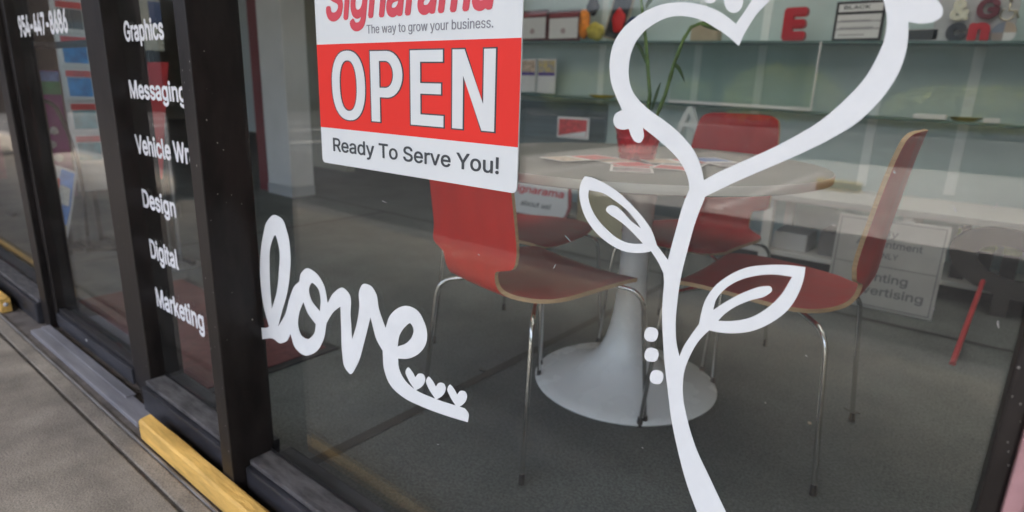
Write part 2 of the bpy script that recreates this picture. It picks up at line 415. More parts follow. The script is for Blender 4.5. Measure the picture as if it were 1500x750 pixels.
def milky():
    M = bpy.data.materials.new('added_skylight_milky'); M.use_nodes = True; t = M.node_tree; t.nodes.remove(t.nodes['Principled BSDF'])
    a = t.nodes.new('ShaderNodeBsdfTranslucent'); a.inputs[0].default_value = (.44, .44, .425, 1)
    t.links.new(a.outputs[0], t.nodes['Material Output'].inputs[0]); return M
MILK = milky()
for k_ in range(3):  # unseen skylight, added to brighten the shop from above
    boxo('added_skylight', -2.39 + 1.1 * k_, -1.34 + 1.1 * k_, .96, 3.89, 2.78, 2.786, MILK, shell, bevel=0)
    if k_: boxo('added_skylight_bar', -2.4 + 1.1 * k_ - .035, -2.4 + 1.1 * k_ + .005, 0.952, 3.898, 2.75, 2.82, WPAINT, shell, bevel=0)
boxo('side_wall', 2.4, 2.5, .722, 4.2, 0, 2.748, DARK, shell)
boxo('side_wall', -16.1, -16, .722, 13, 0, 2.748, BEIGE, shell)
boxo('back_wall', -16, -3.85, 9.0, 9.1, 0, 2.748, DARK, shell)
boxo('canopy_roof', -40, 12, -1.55, .585, 2.62, 2.80, mat('canopy_soffit', (.50, .49, .46), .8, var=.05, scale=2), shell)
for cx_ in (-5.2, -9.4, -13.6, -17.8, 3.6):  # columns added out of view to darken reflections in the left panes
    boxo('added_column', cx_ - .2, cx_ + .2, -1.28, -.90, .0005, 2.618, mat('column_brown', (.10, .075, .06), .7, var=.1, scale=4), shell, bevel=.01)
boxo('canopy_fascia', -40, 12, -1.62, -1.552, 2.52, 2.95, mat('canopy_fascia_brown', (.12, .09, .07), .7), shell)

# ------------------------------------------------------------------ shop front
front = empty('storefront', (-1.2, .64, 0)); tag(front, 'dark bronze aluminium shop front with tall glass panes above low rails', 'shop front')
def fr(o):
    o.matrix_parent_inverse = Matrix.Translation((1.2, -.64, 0)); return o
def F_(name, *a, m=ALU, bevel=.0025): return fr(boxo(name, *a, m, front, bevel=bevel))
# mullions
F_('mullion', -1.262, -1.213, .545, .648, .0, 2.42)
F_('mullion', -1.887, -1.790, .600, .692, .0, 2.42)
F_('mullion', -2.785, -2.705, .592, .692, .0, 2.42)
F_('mullion', .038, .0530, .600, .650, .0, 2.42)
F_('mullion', -4.55, -4.48, .560, .690, .0, 2.42)
F_('mullion', -6.35, -6.28, .560, .690, .0, 2.42)
F_('mullion', -7.9, -7.83, .560, .690, .0, 2.42)
# narrow pressed lips that catch the light on the faces of the mullions
def rail(x0, x1):
    F_('bottom_rail', x0, x1, .573, .690, .0, .083, m=ALU2, bevel=.006)
    F_('rail_top', x0, x1, .585, .6385, .0832, .096, m=DUST, bevel=.003)
rail(-1.2128, .0378); rail(-1.7898, -1.2622); rail(-4.4798, -2.7852); rail(-6.2798, -4.5502); rail(-7.8298, -6.3502)
F_('header', -7.83, .0378, .575, .690, 2.34, 2.4195)
def pane(name, x0, x1, z0, z1, parent, f=lambda o: o):
    o = f(boxo(name, x0, x1, GY, GY + .006, z0, z1, GLASS, parent, bevel=0)); return o
pane('glass_pane', -1.2125, .0375, .097, 2.3395, front, fr)
pane('glass_pane', -1.7895, -1.2625, .097, 2.3395, front, fr)
pane('glass_pane', -4.4795, -2.7855, .097, 2.3395, front, fr)
pane('glass_pane', -6.2795, -4.5505, .097, 2.3395, front, fr)
pane('glass_pane', -7.8295, -6.3505, .097, 2.3395, front, fr)
# black gasket beads
GASK = mat('black_gasket', (.012, .012, .013), .5)
def bead(x0, x1):
    F_('gasket', x0, x1, .6385, .6398, .0965, .101, m=GASK, bevel=0)
bead(-1.2125, .0375); bead(-1.7895, -1.2625)
fr(boxo('threshold', -2.70, -1.72, .528, .584, -.004, .0125, SILV, front, bevel=.004))
fr(boxo('threshold_ridge', -2.70, -1.892, .562, .590, .0127, .0165, SILV, front, bevel=.0015))

# door in the bay between the second and third mullion
door = empty('glass_door', (-1.89, .64, 0)); tag(door, 'glass entrance door with dark metal frame, phone number across the glass', 'door')
def dr(o): o.matrix_parent_inverse = Matrix.Translation((1.89, -.64, 0)); return o
dr(boxo('door_stile', -2.7045, -2.668, .612, .668, .018, 2.338, ALU, door, bevel=.003))
dr(boxo('door_stile', -1.955, -1.8875, .612, .668, .018, 2.338, ALU, door, bevel=.003))
rb = bmesh.new(); box(rb, -2.6675, -1.9555, .606, .668, .018, .068, bevel=.004)
dr(frombm('bottom_rail', rb, ALU2, door))
dr(boxo('glazing_bead', -2.6675, -1.9555, .618, .6385, .0682, .082, mat('bead_metal', (.035, .033, .034), .45, metal=.3, var=.4, scale=20), door, bevel=.003))
dr(boxo('top_rail', -2.6675, -1.9555, .612, .668, 2.26, 2.338, ALU, door, bevel=.003))
dr(pane('glass_pane', -2.667, -1.956, .083, 2.259, door))
hb = bmesh.new(); tube(hb, rounded([(-2.64, .668, 1.03), (-2.64, .72, 1.03), (-1.99, .72, 1.03), (-1.99, .668, 1.03)], .03), .011); dr(frombm('push_bar', hb, BLACK, door, smooth=True, ang=40))
b2 = bmesh.new(); box(b2, -2.352, -2.338, .6040, .6062, .048, .056, bevel=.001); dr(frombm('lock_plate', b2, mat('pale_metal', (.6, .6, .58), .4, metal=.3), door))

# timber guards on the ground in front of the rails
def timber(x0, x1, label):
    bm = bmesh.new(); n = 34; rng = random.Random(int(-x0 * 100)); rings = []
    for i in range(n + 1):
        x = x0 + (x1 - x0) * i / n
        j = lambda s: rng.uniform(-s, s)
        dp = .0035 if rng.random() < .12 else 0
        pr = [(.5125 + j(.0004), .0005), (.5115 + j(.0008), .052 + j(.001)), (.5155 + dp + j(.0012), .0575 + j(.001)), (.541 + j(.001), .0600 + j(.0008)), (.5455 + j(.0008), .056 + j(.001)), (.546, .0005)]
        rings.append([bm.verts.new((x, a, b)) for a, b in pr])
    for i in range(n):
        for k in range(6): bm.faces.new((rings[i][k], rings[i][(k + 1) % 6], rings[i + 1][(k + 1) % 6], rings[i + 1][k]))
    bm.faces.new(rings[0]); bm.faces.new(rings[-1][::-1])
    o = frombm('timber_guard', bm, YEL, smooth=True, ang=35)
    tag(o, label, 'timber guard', 'yellow timber guards along the shop front'); return o
tg1 = timber(-1.655, .9, 'long yellow painted timber lying on the sidewalk below the big window and narrow pane')
tg2 = timber(-5.6, -3.02, 'yellow painted timber beyond the door with a pale bolt in its end')
be = bmesh.new(); lathe(be, [(.0, 0), (.008, 0), (.008, .004), (.0, .0045)], 12, caps=False)
for v in be.verts: v.co = Vector((-3.02 + v.co.z, .529 + v.co.x, .033 + v.co.y))
bo = frombm('bolt_head', be, mat('pale_bolt', (.65, .65, .66), .4), tg2, smooth=True)

# ------------------------------------------------------------------ vinyl on the big window
OUT = [(1078.3,35,1),(1060,20.8),(1040,10.8),(1018.3,5),(996.7,3.3),(973.3,5.8),(951.7,13.3),(930,26.7),(911.7,43.3),(900,61.7),(894.7,80),(893.3,103.3),(896,123),(902.7,141.3),(911.5,161.3,1),
(902.7,166),(898.7,176),(902.7,186.7),(912,190),(921.3,188.8,1),(925.3,200),(930.7,207.5),(937.3,209.3),(942.7,202.7),(942,187,1),(960,201.3),(978.7,217.3),(994.7,234.7),(1005.3,253.3),(1009.3,268),(1010,277.3,1),
(1003,294),(997,312),(991.5,332),(985,356),(978.6,380.7,1),(962.6,359.4,1),(955.1,338),(942.3,318.9),(925.3,299.7),(906.1,281.6),(882.6,266.7),(865.6,259.6),(857,258.1,1),(852.8,264.5),(849,278.4),(850.7,297.6),(859.2,321),(874.1,341.3),(893.3,357.3),(914.6,368),(933.8,370.5),(946.6,369.6),(954,368,1),(963.7,382.9),(972,400,1),
(972.8,413.3),(971.2,434.7),(970.1,461.3),(971.2,493.3),(974,535),(978,568),(983.5,613),(993.4,661),(1007,711.2),(1021.3,750),(1040,795),(1064,850,1),(1116,850,1),(1090,800),(1063.8,750),(1039.8,699.6),(1018.6,653.2),(1006.5,612),(1000.4,574),(1002.5,545),(1012.5,518),(1024,499),(1038.7,483.7,1),
(1056,487),(1077.3,488),(1101.3,484.8),(1130.7,472),(1154.7,453.3),(1170.7,428),(1178.1,405.3),(1180,391.2,1),(1157.3,388.5),(1125.3,388),(1093.3,392),(1066.7,404),(1045.3,421.3),(1032,442.7),(1026.7,461.3),(1024,474.7,1),(1010.7,493.3),(1001.3,508),(995.5,522.1,1),
(991.5,504),(989.9,474.7),(992,445.3),(997.3,408),(1008.5,362),(1019,325),(1033.3,288,1),(1050.7,279.5),(1080,265.5),(1130,244),(1160,231),(1225.3,198.7),(1253.3,181.3),(1280,157.3),(1304,128),(1320,98.7),(1328,72),(1330.7,48),(1330.7,32,1),(1349.3,34.7),(1368,31.5),(1380,22.7),(1381.3,14),(1373,0),(1360,-10),(1330,-20,1),(1324,-48),(1303,-85),(1265,-112),(1220,-118),(1175,-100),(1135,-55),(1103,-2),(1093.3,13.3)]
HOLE1 = [(1082.5,67.5,1),(1066.7,53.3),(1046.7,40),(1026.7,29.2),(1010,24.7),(993.3,23.3),(976.7,26.3),(960,34.2),(945,45),(931.7,61.7),(924.2,80),(921.3,100),(922,118),(926.7,133.3),(937.3,148),(952,161.3),(970.7,174.7),(989.3,189.3),(1005.3,205.3),(1018.7,224),(1026.7,242.7),(1031.2,264,1),(1050.7,253.3),(1080,240),(1130,217.5),(1165,199.5),(1200,178.1),(1221.3,161.3),(1245.3,138.7),(1266.7,114.7),(1285.3,82.7),(1296,56),(1299.5,32),(1293.9,0),(1280,-35),(1255,-66),(1222,-76),(1190,-62),(1160,-35),(1128,1),(1110,19.2),(1096.7,39.2),(1088,55)]
HOLE2 = [(863,278.4,1),(882.6,282.6),(901.8,294.4),(918.9,308.2),(931.7,323.2),(939.1,334.5,1),(925.3,324.2),(912.5,310.4),(904,302.9),(896.5,300.3),(890.1,302.9),(888,307.8),(892.2,312.9),(904,321),(918.9,332.8),(933.8,347.7),(942.3,356.8,1),(925.3,356.8),(908.2,350.9),(889,336),(874.1,318.9),(864.5,299.7),(862,286.9)]
HOLE3 = [(1160.5,405.3,1),(1133.3,401.9),(1106.7,404),(1080,412),(1061.3,424),(1049.3,438.7),(1044.8,453.9,1),(1066.7,440),(1093.3,426.7),(1120,419.2),(1129.3,420),(1131.2,424.8),(1124,432),(1098.7,440),(1074.7,450.7),(1060,461.3),(1052,469.9,1),(1074.7,469.9),(1098.7,465.3),(1122.7,452),(1144,432)]
def ell(cx, cy, rx, ry, n=28, rot=0, e=1.0):
    out = []
    for k in range(n):
        a = 2 * math.pi * k / n; c, s = math.cos(a), math.sin(a)
        x = rx * math.copysign(abs(c) ** e, c); y = ry * math.copysign(abs(s) ** e, s)
        out.append((cx + x * math.cos(rot) - y * math.sin(rot), cy + x * math.sin(rot) + y * math.cos(rot)))
    return out
flower = empty('flower_decal', (-.25, GY, .6)); tag(flower, 'tall white cut vinyl flower with a heart shaped bloom, stem and two leaves', 'window decal')
def fl(o): o.matrix_parent_inverse = Matrix.Translation((.25, -GY, -.6)); return o
fl(flat_on_glass('heart_and_stem', [catmull(l) for l in (OUT, HOLE1, HOLE2, HOLE3)], WHITE_VINYL, flower, y=GY - .0002))
for c in ((954, 489.8, 10, 10.6), (954.6, 519.6, 10.3, 10.2), (962, 552.2, 9.8, 10.3)):
    fl(flat_on_glass('dot', [ell(*c, rot=.2, e=.8)], WHITE_VINYL, flower, y=GY - .0002))
for c in ((1075, 1, 14, 18), (1040.5, -9, 12, 14)):
    fl(flat_on_glass('petal_dot', [ell(*c)], WHITE_VINYL, flower, y=GY - .0002))

LOVE = [(381.1,480.2,1),(392,479.5),(394.3,478,1),(387.3,452.5),(382.1,414.4),(381.4,379.7),(385.6,345.1),(392.5,322.5),(401.2,314.9),(411.6,319),(420.3,338.1),(425.5,369.3),(424.8,400.5),(420.3,431.7),(413.3,456),(407.4,478.5,1),(416.8,462.9),(425.5,433.4),(432.4,417.9),(438.6,412.7,1),(441.1,400.5),(449.7,392.9),(461.9,398.8),(474,416.1),(480.2,443.8,1),(489.6,428.3),(501.7,421.3),(510.4,428.3),(513.8,462.9),(516,497.5,1),
(523,473.6),(526.6,449.1),(527,424.5),(532.2,416),(542.9,418.4),(550.6,429.1),(555.2,452.1),(565,480.4,1),(572.1,461.3),(582.8,451.5),(593.6,447.9),(610.4,453.7),(621.2,470.6),(626,489),(624,504),(613.5,518.1),(598.2,525.2),(583.4,525.2,1),(584.4,538),(592,554.9),(605.8,568.7),(638,584),(681,597.9,1),(686.5,605.5),(685.6,618.4,1),(653.4,608.6),(616.6,594.8),(592,582.5),(572.1,564.1),(562.9,541.1),(560.7,513.5,1),(552.1,498.2),(546,476.7),(542.9,464.4,1),(533.7,501.2),(523,535),(513.8,547.9),(506.1,539.6),(501.5,516.6),(500,480),(498.9,449,1),(489.6,456),(478.5,473.3,1),(474,497.6),(463.6,514.9),(448,520.8),(434.1,511.4),(425.5,488.9,1),(420.3,499.3),(410.9,502.8),(399.5,495.8),(383.9,496.9,1)]
LH = [[(402.9,344.4),(397,358.9),(395,390.1),(396,421.3),(398.4,452.5,1),(404.7,431.7),(408.8,397.1),(408.8,362.4)],
      [(456.7,414.4),(453.2,421.3),(456,438.6),(468.8,456,1),(469.8,438.6),(465.3,421.3)],
      [(444.5,442.1,1),(451.5,459.4),(462.9,475,1),(460.1,488.9),(451.5,496.5),(442.8,492.4),(437.6,480.2),(438.3,459.4)],
      [(601.2,473.6),(592,480.4),(585.3,492),(582.8,507.4,1),(595.1,502.8),(604.3,492),(605.8,481.3)]]
love = empty('love_decal', (-.9, GY, .5)); tag(love, 'white cursive vinyl word love with three small hearts on its tail', 'window decal')
def lv(o): o.matrix_parent_inverse = Matrix.Translation((.9, -GY, -.5)); return o
lv(flat_on_glass('lettering', [catmull(LOVE)] + [catmull(l) for l in LH], WHITE_VINYL, love, y=GY - .0002))
HRT = [(608.9,571.8,1),(597.5,553.4),(594.5,544.2),(598.2,538),(604.3,544.2),(608.9,552.5,1),(613.5,547.2),(620,547.8),(623.3,554),(621.5,562),(616.6,567.5)]
for k, (dx, dy) in enumerate(((0, 0), (30, 13.5), (61.3, 25.2))):
    lv(flat_on_glass('small_heart', [catmull([(p[0] + dx, p[1] + dy) + p[2:] for p in HRT])], WHITE_VINYL, love, y=GY - .0006))

rgs = random.Random(5); bm = bmesh.new()
def speck(cx_, cy_, cz_, r_, ax):
    vs_ = []
    for k in range(6):
        a = k * 1.047; q = r_ * rgs.uniform(.5, 1.2); u_, w_ = q * math.cos(a), q * math.sin(a) * 1.5
        vs_.append(bm.verts.new((cx_ + u_, cy_, cz_ + w_) if ax == 'y' else (cx_, cy_ + u_, cz_ + w_)))
    bm.faces.new(vs_)
for k in range(16): speck(rgs.uniform(-1.259, -1.216), .5447, rgs.uniform(.1, 1.0), rgs.uniform(.0006, .0020), 'y')
for k in range(14): speck(-1.2127, rgs.uniform(.55, .635), rgs.uniform(.12, 1.0), rgs.uniform(.0005, .0016), 'x')
for k in range(10): speck(rgs.uniform(.040, .0515), .5997, rgs.uniform(.55, .8), rgs.uniform(.0003, .0009), 'y')
for k in range(8): speck(rgs.uniform(-1.885, -1.79), .5997, rgs.uniform(.1, 1.1), rgs.uniform(.0008, .002), 'y')
fr(tag(frombm('paint_specks', bm, mat('speck_pale', (.34, .32, .29), .8), front), kind='stuff'))
rgm = random.Random(11); bm = bmesh.new()
for (px, py, dx, dy) in ((828, 345, 8, 9), (811, 393, 3, -6), (1455, 66 + 240, 6, -9), (1396, 302, 5, 9), (1240, 145, 2, 3), (700, 372, 3, 2), (884, 286, 3, 1), (560, 294, 6, 3), (1180, 520, 3, 2), (1310, 250, 2, 4), (1120, 590, 2, 1), (1366, 452, 3, 1), (940, 655, 2, 2), (640, 650, 3, 1), (1462, 470, 1, 10), (1220, 330, 3, 1)):
    a, b = onY(px, py, GY), onY(px + dx, py + dy, GY); n = (b - a).normalized(); t_ = Vector((n.z, 0, -n.x)) * .0006; y_ = Vector((0, -.0002, 0))
    pts_ = [a, a.lerp(b, .4) + t_ * rgm.uniform(-2, 2), b]
    for q0, q1 in zip(pts_, pts_[1:]): bm.faces.new([bm.verts.new(v + y_) for v in (q0 - t_ * .6, q1 - t_ * .5, q1 + t_ * .5, q0 + t_ * .6)])
    
sc_ = fr(frombm('glass_scratches', bm, mat('scratch_white', (.6, .6, .6), .7), front)); tag(sc_, kind='stuff')
# white lettering on the narrow pane and on the door
TXT = mat('white_letters', (.74, .75, .76), .5)
def gz(px, py): return onY(px, py, GY)
for body, lx, base, topy, rx, lab in (('Graphics', 182, (185, 61), 31, 245, 'topmost line of white letters on the narrow pane, reading Graphics'),
        ('Messaging', 190, (193, 144), 117, None, 'white letters reading Messaging on the narrow pane below Graphics'),
        ('Vehicle Wraps', 199, (203, 225), 197, None, 'white letters reading Vehicle Wraps, cut off by the mullion'),
        ('Design', 209, (213, 304), 277, 260, 'white letters reading Design on the narrow pane'),
        ('Digital', 220, (223, 378), 350, 263, 'white letters reading Digital, second line from the bottom'),
        ('Marketing', 229, (232, 449), 421, 300, 'lowest line of white letters on the narrow pane, reading Marketing')):
    p = gz(*base); t = gz(base[0] - 3, topy); x0 = gz(lx, (base[1] + topy) / 2).x
    wd = {'Messaging': .315, 'Vehicle Wraps': .405}.get(body)
    x1 = x0 + wd if wd else gz(rx, base[1] + (rx - lx) * .5).x
    o = text('window_lettering', body, TXT, x0, x1, p.z, t.z, GY - .0002, bold=.022)
    tag(o, lab, 'lettering', 'service names in white letters on the narrow pane')
a, b = gz(30, 51.5), gz(101, 49.5); t0 = gz(29, 24)
o = text('phone_number', '954-447-8686', TXT, a.x, b.x, (a.z + b.z) / 2 - .002, t0.z + .002, GY - .0002, bold=.03)
tag(o, 'white phone number reading 954-447-8686 on the door glass', 'lettering')

# OPEN sign hung on the big window
sign = empty('open_sign', (-.72, GY, .8)); tag(sign, 'red and white plastic sign reading OPEN Ready To Serve You on the big window', 'sign')
def sg(o): o.matrix_parent_inverse = Matrix.Translation((.72, -GY, -.8)); return o
SX0, SX1 = -.9445, -.5015; SZ0, SZ1 = .796, 1.125
SW = mat('sign_white_plastic', (.74, .78, .765), .32, var=.02, scale=5, bump=.03, bscale=12)
SR = mat('sign_red_print', (.82, .038, .026), .45, var=.03, scale=5, bump=.03, bscale=12, spec=.25)
SD = mat('sign_dark_print', (.045, .055, .06), .4)
SG = mat('sign_grey_print', (.25, .25, .27), .4)
SLR = mat('sign_logo_red', (.66, .06, .08), .4)
ya = GY - .0030
sg(panel('board', [rrect(SX0, SX1, SZ0, SZ1, .008)], SW, ya, .0022, sign))
zr0 = onY(761, 217, GY).z; zr0b = onY(475, 185, GY).z; zr1 = .9945
zr0 = (zr0 + zr0b) / 2
sg(panel('red_band', [ident(SX0 + .0003, SX1 - .0003, zr0, zr1)], SR, ya - .0004, .0003, sign))
xa, xb = onY(489.5, 125, GY).x, onY(728, 130, GY).x
zt = (onY(520, 73, GY).z + onY(716, 75, GY).z) / 2; zb = (onY(545, 178, GY).z + onY(716, 191, GY).z) / 2
def sup(cx, cy, rx, ry, e, n=40): return ell(cx, cy, rx, ry, n, 0, e)
def open_loops(g):
    o_ = [sup(.30, .5, .30 + g, .515 + g, .86), sup(.30, .5, .155 - g, .375 - g, .86)]
    px0 = .70
    def arc(cx, cy, rx, ry): return [(cx + rx * math.sin(math.pi * k / 14), cy + ry * math.cos(math.pi * k / 14)) for k in range(15)]
    p_ = [[(px0 - g, -g), (px0 + .145 + g, -g), (px0 + .145 + g, .355 - g)] + arc(px0 + .27, .677, .245 + g, .322 + g)[::-1] + [(px0 - g, 1 + g)],
          [(px0 + .145 + g, .49 + g)] + arc(px0 + .245, .677, .125 - g, .187 - g)[::-1] + [(px0 + .145 + g, .864 - g)]]
    ex = 1.335
    e_ = [[(ex - g, -g), (ex + .475 + g, -g), (ex + .475 + g, .15 + g), (ex + .145 + g, .15 + g), (ex + .145 + g, .43 - g), (ex + .44 + g, .43 - g), (ex + .44 + g, .57 + g), (ex + .145 + g, .57 + g), (ex + .145 + g, .85 - g), (ex + .465 + g, .85 - g), (ex + .465 + g, 1 + g), (ex - g, 1 + g)]]
    nx = 1.93
    n_ = [[(nx - g, -g), (nx + .14 + g, -g), (nx + .14 + g, .68 - 2.2 * g), (nx + .385 - .6 * g, -g), (nx + .54 + g, -g), (nx + .54 + g, 1 + g), (nx + .40 - g, 1 + g), (nx + .40 - g, .33 + 2.2 * g), (nx + .155 + .6 * g, 1 + g), (nx - g, 1 + g)]]
    return [[(xa + x / 2.47 * (xb - xa), zb + z * (zt - zb)) for x, z in lp] for lp in o_ + p_ + e_ + n_]
sg(panel('open_outline', open_loops(.018), SD, ya - .0008, .0003, sign))
sg(panel('open_letters', open_loops(0), SW, ya - .0012, .0003, sign))
a1, b1 = onY(491, 222, GY), onY(733, 255, GY)
sg(text('small_letters', 'Ready To Serve You!', SD, a1.x, b1.x, (a1.z + b1.z) / 2 + .0005, (onY(493, 201, GY).z + onY(730, 231, GY).z) / 2, ya - .0005, sign, bold=.012, thick=.0003))
a1, b1 = onY(540, 47, GY), onY(725, 41.5, GY)
sg(text('small_letters', 'The way to grow your business.', SG, a1.x, b1.x, (a1.z + b1.z) / 2 - .001, (onY(542, 34, GY).z + onY(720, 29, GY).z) / 2, ya - .0005, sign, bold=.0, thick=.0003))
a1, b1 = onY(481, 29, GY), onY(724, 17.5, GY)
sg(text('logo_letters', 'Signarama', SLR, a1.x, b1.x + .006, (a1.z + b1.z) / 2, 1.098, ya - .0005, sign, bold=.028, shear=.22, thick=.0003))
for k, (x, z) in enumerate(((SX0 + .03, SZ1 + .012), (SX1 - .03, SZ1 + .012))):
    bm = bmesh.new(); lathe(bm, [(0, 0), (.014, 0), (.011, .003), (.004, .006), (0, .006)], 20, caps=False)
    for v in bm.verts: v.co = Vector((x + v.co.x, GY - .0005 - v.co.z, z + v.co.y))
    sg(frombm('suction_cup', bm, ACRYL, sign, smooth=True))

# ------------------------------------------------------------------ table
TC = Vector((-.853, 1.70, 0))
table = empty('pedestal_table', TC); tag(table, 'round pale table on a white trumpet shaped pedestal behind the window', 'table')
bm = bmesh.new()
lathe(bm, [(.285, .0015), (.296, .004), (.2985, .009), (.292, .014), (.262, .023), (.222, .033), (.180, .047), (.142, .064), (.112, .086), (.089, .115), (.072, .152), (.060, .2), (.051, .26), (.046, .33), (.044, .42), (.045, .52), (.049, .60), (.058, .66), (.075, .695), (.11, .708), (.16, .711)], 96)
frombm('pedestal', bm, TULIP, table, smooth=True, ang=60)
bm = bmesh.new()
lathe(bm, [(.49, .711), (.535, .714), (.5515, .719), (.5525, .723), (.5525, .737), (.550, .7405), (.545, .7415)], 128)
for v in bm.verts: v.co += Vector((-.03, .0, -.0005))
tt_ = frombm('tabletop', bm, [TOPM, mat('pale_edge_band', (.50, .50, .47), .45, var=.04, scale=8)], table, smooth=True, ang=40)
for p in tt_.data.polygons:
    if abs(p.normal.z) < .75: p.material_index = 1

# ------------------------------------------------------------------ chairs
PROF = [(.185,.424,.10),(.183,.427,.15),(.176,.434,.186),(.160,.440,.202),(.12,.444,.208),(.05,.445,.212),(-.03,.442,.211),(-.10,.438,.205),(-.150,.438,.190),(-.185,.441,.160),(-.212,.449,.128),(-.230,.462,.112),(-.241,.480,.108),(-.247,.500,.109),
        (-.249,.513,.116),(-.2505,.522,.148),(-.252,.530,.168),(-.254,.547,.174),(-.260,.61,.173),(-.269,.68,.171),(-.278,.75,.167),(-.287,.81,.160),(-.293,.845,.152),(-.296,.860,.140),(-.298,.868,.118),(-.2985,.871,.08)]
def dens(prof, n=3):
    out = []
    for i in range(len(prof) - 1):
        p0 = prof[max(0, i - 1)]; p1 = prof[i]; p2 = prof[i + 1]; p3 = prof[min(len(prof) - 1, i + 2)]
        for s in range(n):
            u = s / n
            out.append(tuple(.5 * (2 * p1[k] + (p2[k] - p0[k]) * u + (2 * p0[k] - 5 * p1[k] + 4 * p2[k] - p3[k]) * u * u + (3 * p1[k] - p0[k] - 3 * p2[k] + p3[k]) * u ** 3) for k in range(3)))
    out.append(prof[-1]); return out
def make_shell(prof, nx=14, th=.010):
    P = dens(prof); NR = len(P); top = []; bot = []
    grid = []
    for i, (y, z, wd) in enumerate(P):
        row = []
        bk = min(1, max(0, (z - .47) / .1)); st = 1 - min(1, max(0, (z - .43) / .03)) if y < -.1 else 1
        for j in range(nx + 1):
            t = -1 + 2 * j / nx; q = (abs(t * wd) / .2) ** 2
            row.append(Vector((t * wd, y + .028 * q * bk, z + .010 * q * (1 - bk))))
        grid.append(row)
    nrm = []
    for i in range(NR):
        r = []
        for j in range(nx + 1):
            du = grid[min(NR - 1, i + 1)][j] - grid[max(0, i - 1)][j]
            dv = grid[i][min(nx, j + 1)] - grid[i][max(0, j - 1)]
            nn = dv.cross(du)
            r.append(nn.normalized())
        nrm.append(r)
    return grid, nrm
GR, NR_ = make_shell(PROF)
SPLIT = 13 * 3
INNER = (2, 0) if NR_[15][7].z < 0 else (0, 2)     # the sitter's side is drawn in a darker red
def shell_part(name, i0, i1, parent):
    th = .0105; nx = len(GR[0]) - 1; bm = bmesh.new()
    A = [[bm.verts.new(GR[i][j]) for j in range(nx + 1)] for i in range(i0, i1 + 1)]
    B = [[bm.verts.new(GR[i][j] + NR_[i][j] * th) for j in range(nx + 1)] for i in range(i0, i1 + 1)]
    n = i1 - i0
    def f(*v, m=0):
        try: q = bm.faces.new(v)
        except ValueError: return
        q.material_index = m; q.smooth = True
    for i in range(n):
        for j in range(nx):
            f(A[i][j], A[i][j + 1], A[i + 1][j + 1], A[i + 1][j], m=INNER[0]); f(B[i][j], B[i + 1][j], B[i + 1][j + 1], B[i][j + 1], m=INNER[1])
        f(A[i][0], A[i + 1][0], B[i + 1][0], B[i][0], m=1); f(A[i][nx], B[i][nx], B[i + 1][nx], A[i + 1][nx], m=1)
    for j in range(nx):
        f(A[0][j], B[0][j], B[0][j + 1], A[0][j + 1], m=1); f(A[n][j], A[n][j + 1], B[n][j + 1], B[n][j], m=1)
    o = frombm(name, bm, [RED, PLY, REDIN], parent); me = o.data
    for p in me.polygons: p.use_smooth = True
    me.set_sharp_from_angle(angle=R(55)); return o
CH_GROUP = 'red plywood chairs around the round table'
def make_chair(label):
    t = empty('plywood_chair'); tag(t, label, 'chair', CH_GROUP)
    shell_part('seat', 0, SPLIT, t); shell_part('backrest', SPLIT, len(GR) - 1, t)
    zr = .424
    for sx in (-1, 1):
        for sy in (-1, 1):
            bm = bmesh.new()
            pts = rounded([(sx * .05, sy * .035, zr), (sx * .12, sy * .13, zr - .004), (sx * .205, sy * (.215 if sy < 0 else .19), zr - .02), (sx * .230, sy * (.250 if sy < 0 else .218), .012)], .05, 7)
            tube(bm, pts, .0066, 12)
            lg = frombm('leg', bm, CHROME, t, smooth=True, ang=50)
            bm = bmesh.new(); fy_ = .250 if sy < 0 else .218; tube(bm, [(sx * .2292, sy * (fy_ - .001), .03), (sx * .230, sy * fy_, .006), (sx * .230, sy * fy_, .002)], .0095, 12, radii=[.0075, .009, .009])
            frombm('foot_cap', bm, BLACK, lg, smooth=True, ang=50)
    bm = bmesh.new(); box(bm, -.075, .075, -.06, .06, .4165, .4265, bevel=.002); frombm('mounting_plate', bm, BLACK, t)
    return t
chair0 = make_chair('red plywood chair nearest the word love, its back turned to the street')
def copy_tree(o, parent=None):
    c = o.copy(); COL.objects.link(c)
    if parent is not None: c.parent = parent
    for ch in list(o.children): copy_tree(ch, c)
    return c
def put(o, x, y, fx, fy, label=None):
    o.location = (x, y, .0015); o.rotation_euler = (0, 0, math.atan2(-fx, fy))
    if label: o['label'] = label
put(chair0, -.940, 1.325, .21, .98)
c2 = copy_tree(chair0); put(c2, -.458, 1.70, -.999, .0, 'red plywood chair right of the table, seen edge on')
c3 = copy_tree(chair0); put(c3, -.83, 2.10, -.06, -.995, 'red plywood chair on the far side of the table facing the street')
c4 = copy_tree(chair0); put(c4, -1.31, 1.73, .99, .08, 'red plywood chair left of the table, mostly hidden behind the open sign')

# ------------------------------------------------------------------ things on the table
pot = empty('flower_pot', (-.862, 1.675, .7413)); tag(pot, 'shiny red metal bucket on the table holding two green cane stalks', 'plant pot')
REDM = mat('red_lacquered_metal', (.62, .025, .035), .25, metal=.35, var=.1, scale=30)
bm = bmesh.new()
lathe(bm, [(.050, 0), (.053, .002), (.056, .02), (.0575, .022), (.0575, .026), (.0565, .028), (.064, .06), (.0655, .062), (.0655, .066), (.0645, .068), (.0705, .090), (.0735, .092), (.0735, .096), (.069, .0965), (.066, .08)], 48)
frombm('bucket', bm, REDM, pot, smooth=True, ang=50)
bm = bmesh.new(); lathe(bm, [(.0, .079), (.0655, .079), (.0655, .0795), (.0, .082)], 32, caps=False); frombm('soil', bm, mat('potting_soil', (.03, .022, .016), .95, var=.4, scale=60, bump=1, bscale=200), pot)
CANE = mat('green_cane', (.13, .22, .055), .45, var=.4, scale=25)
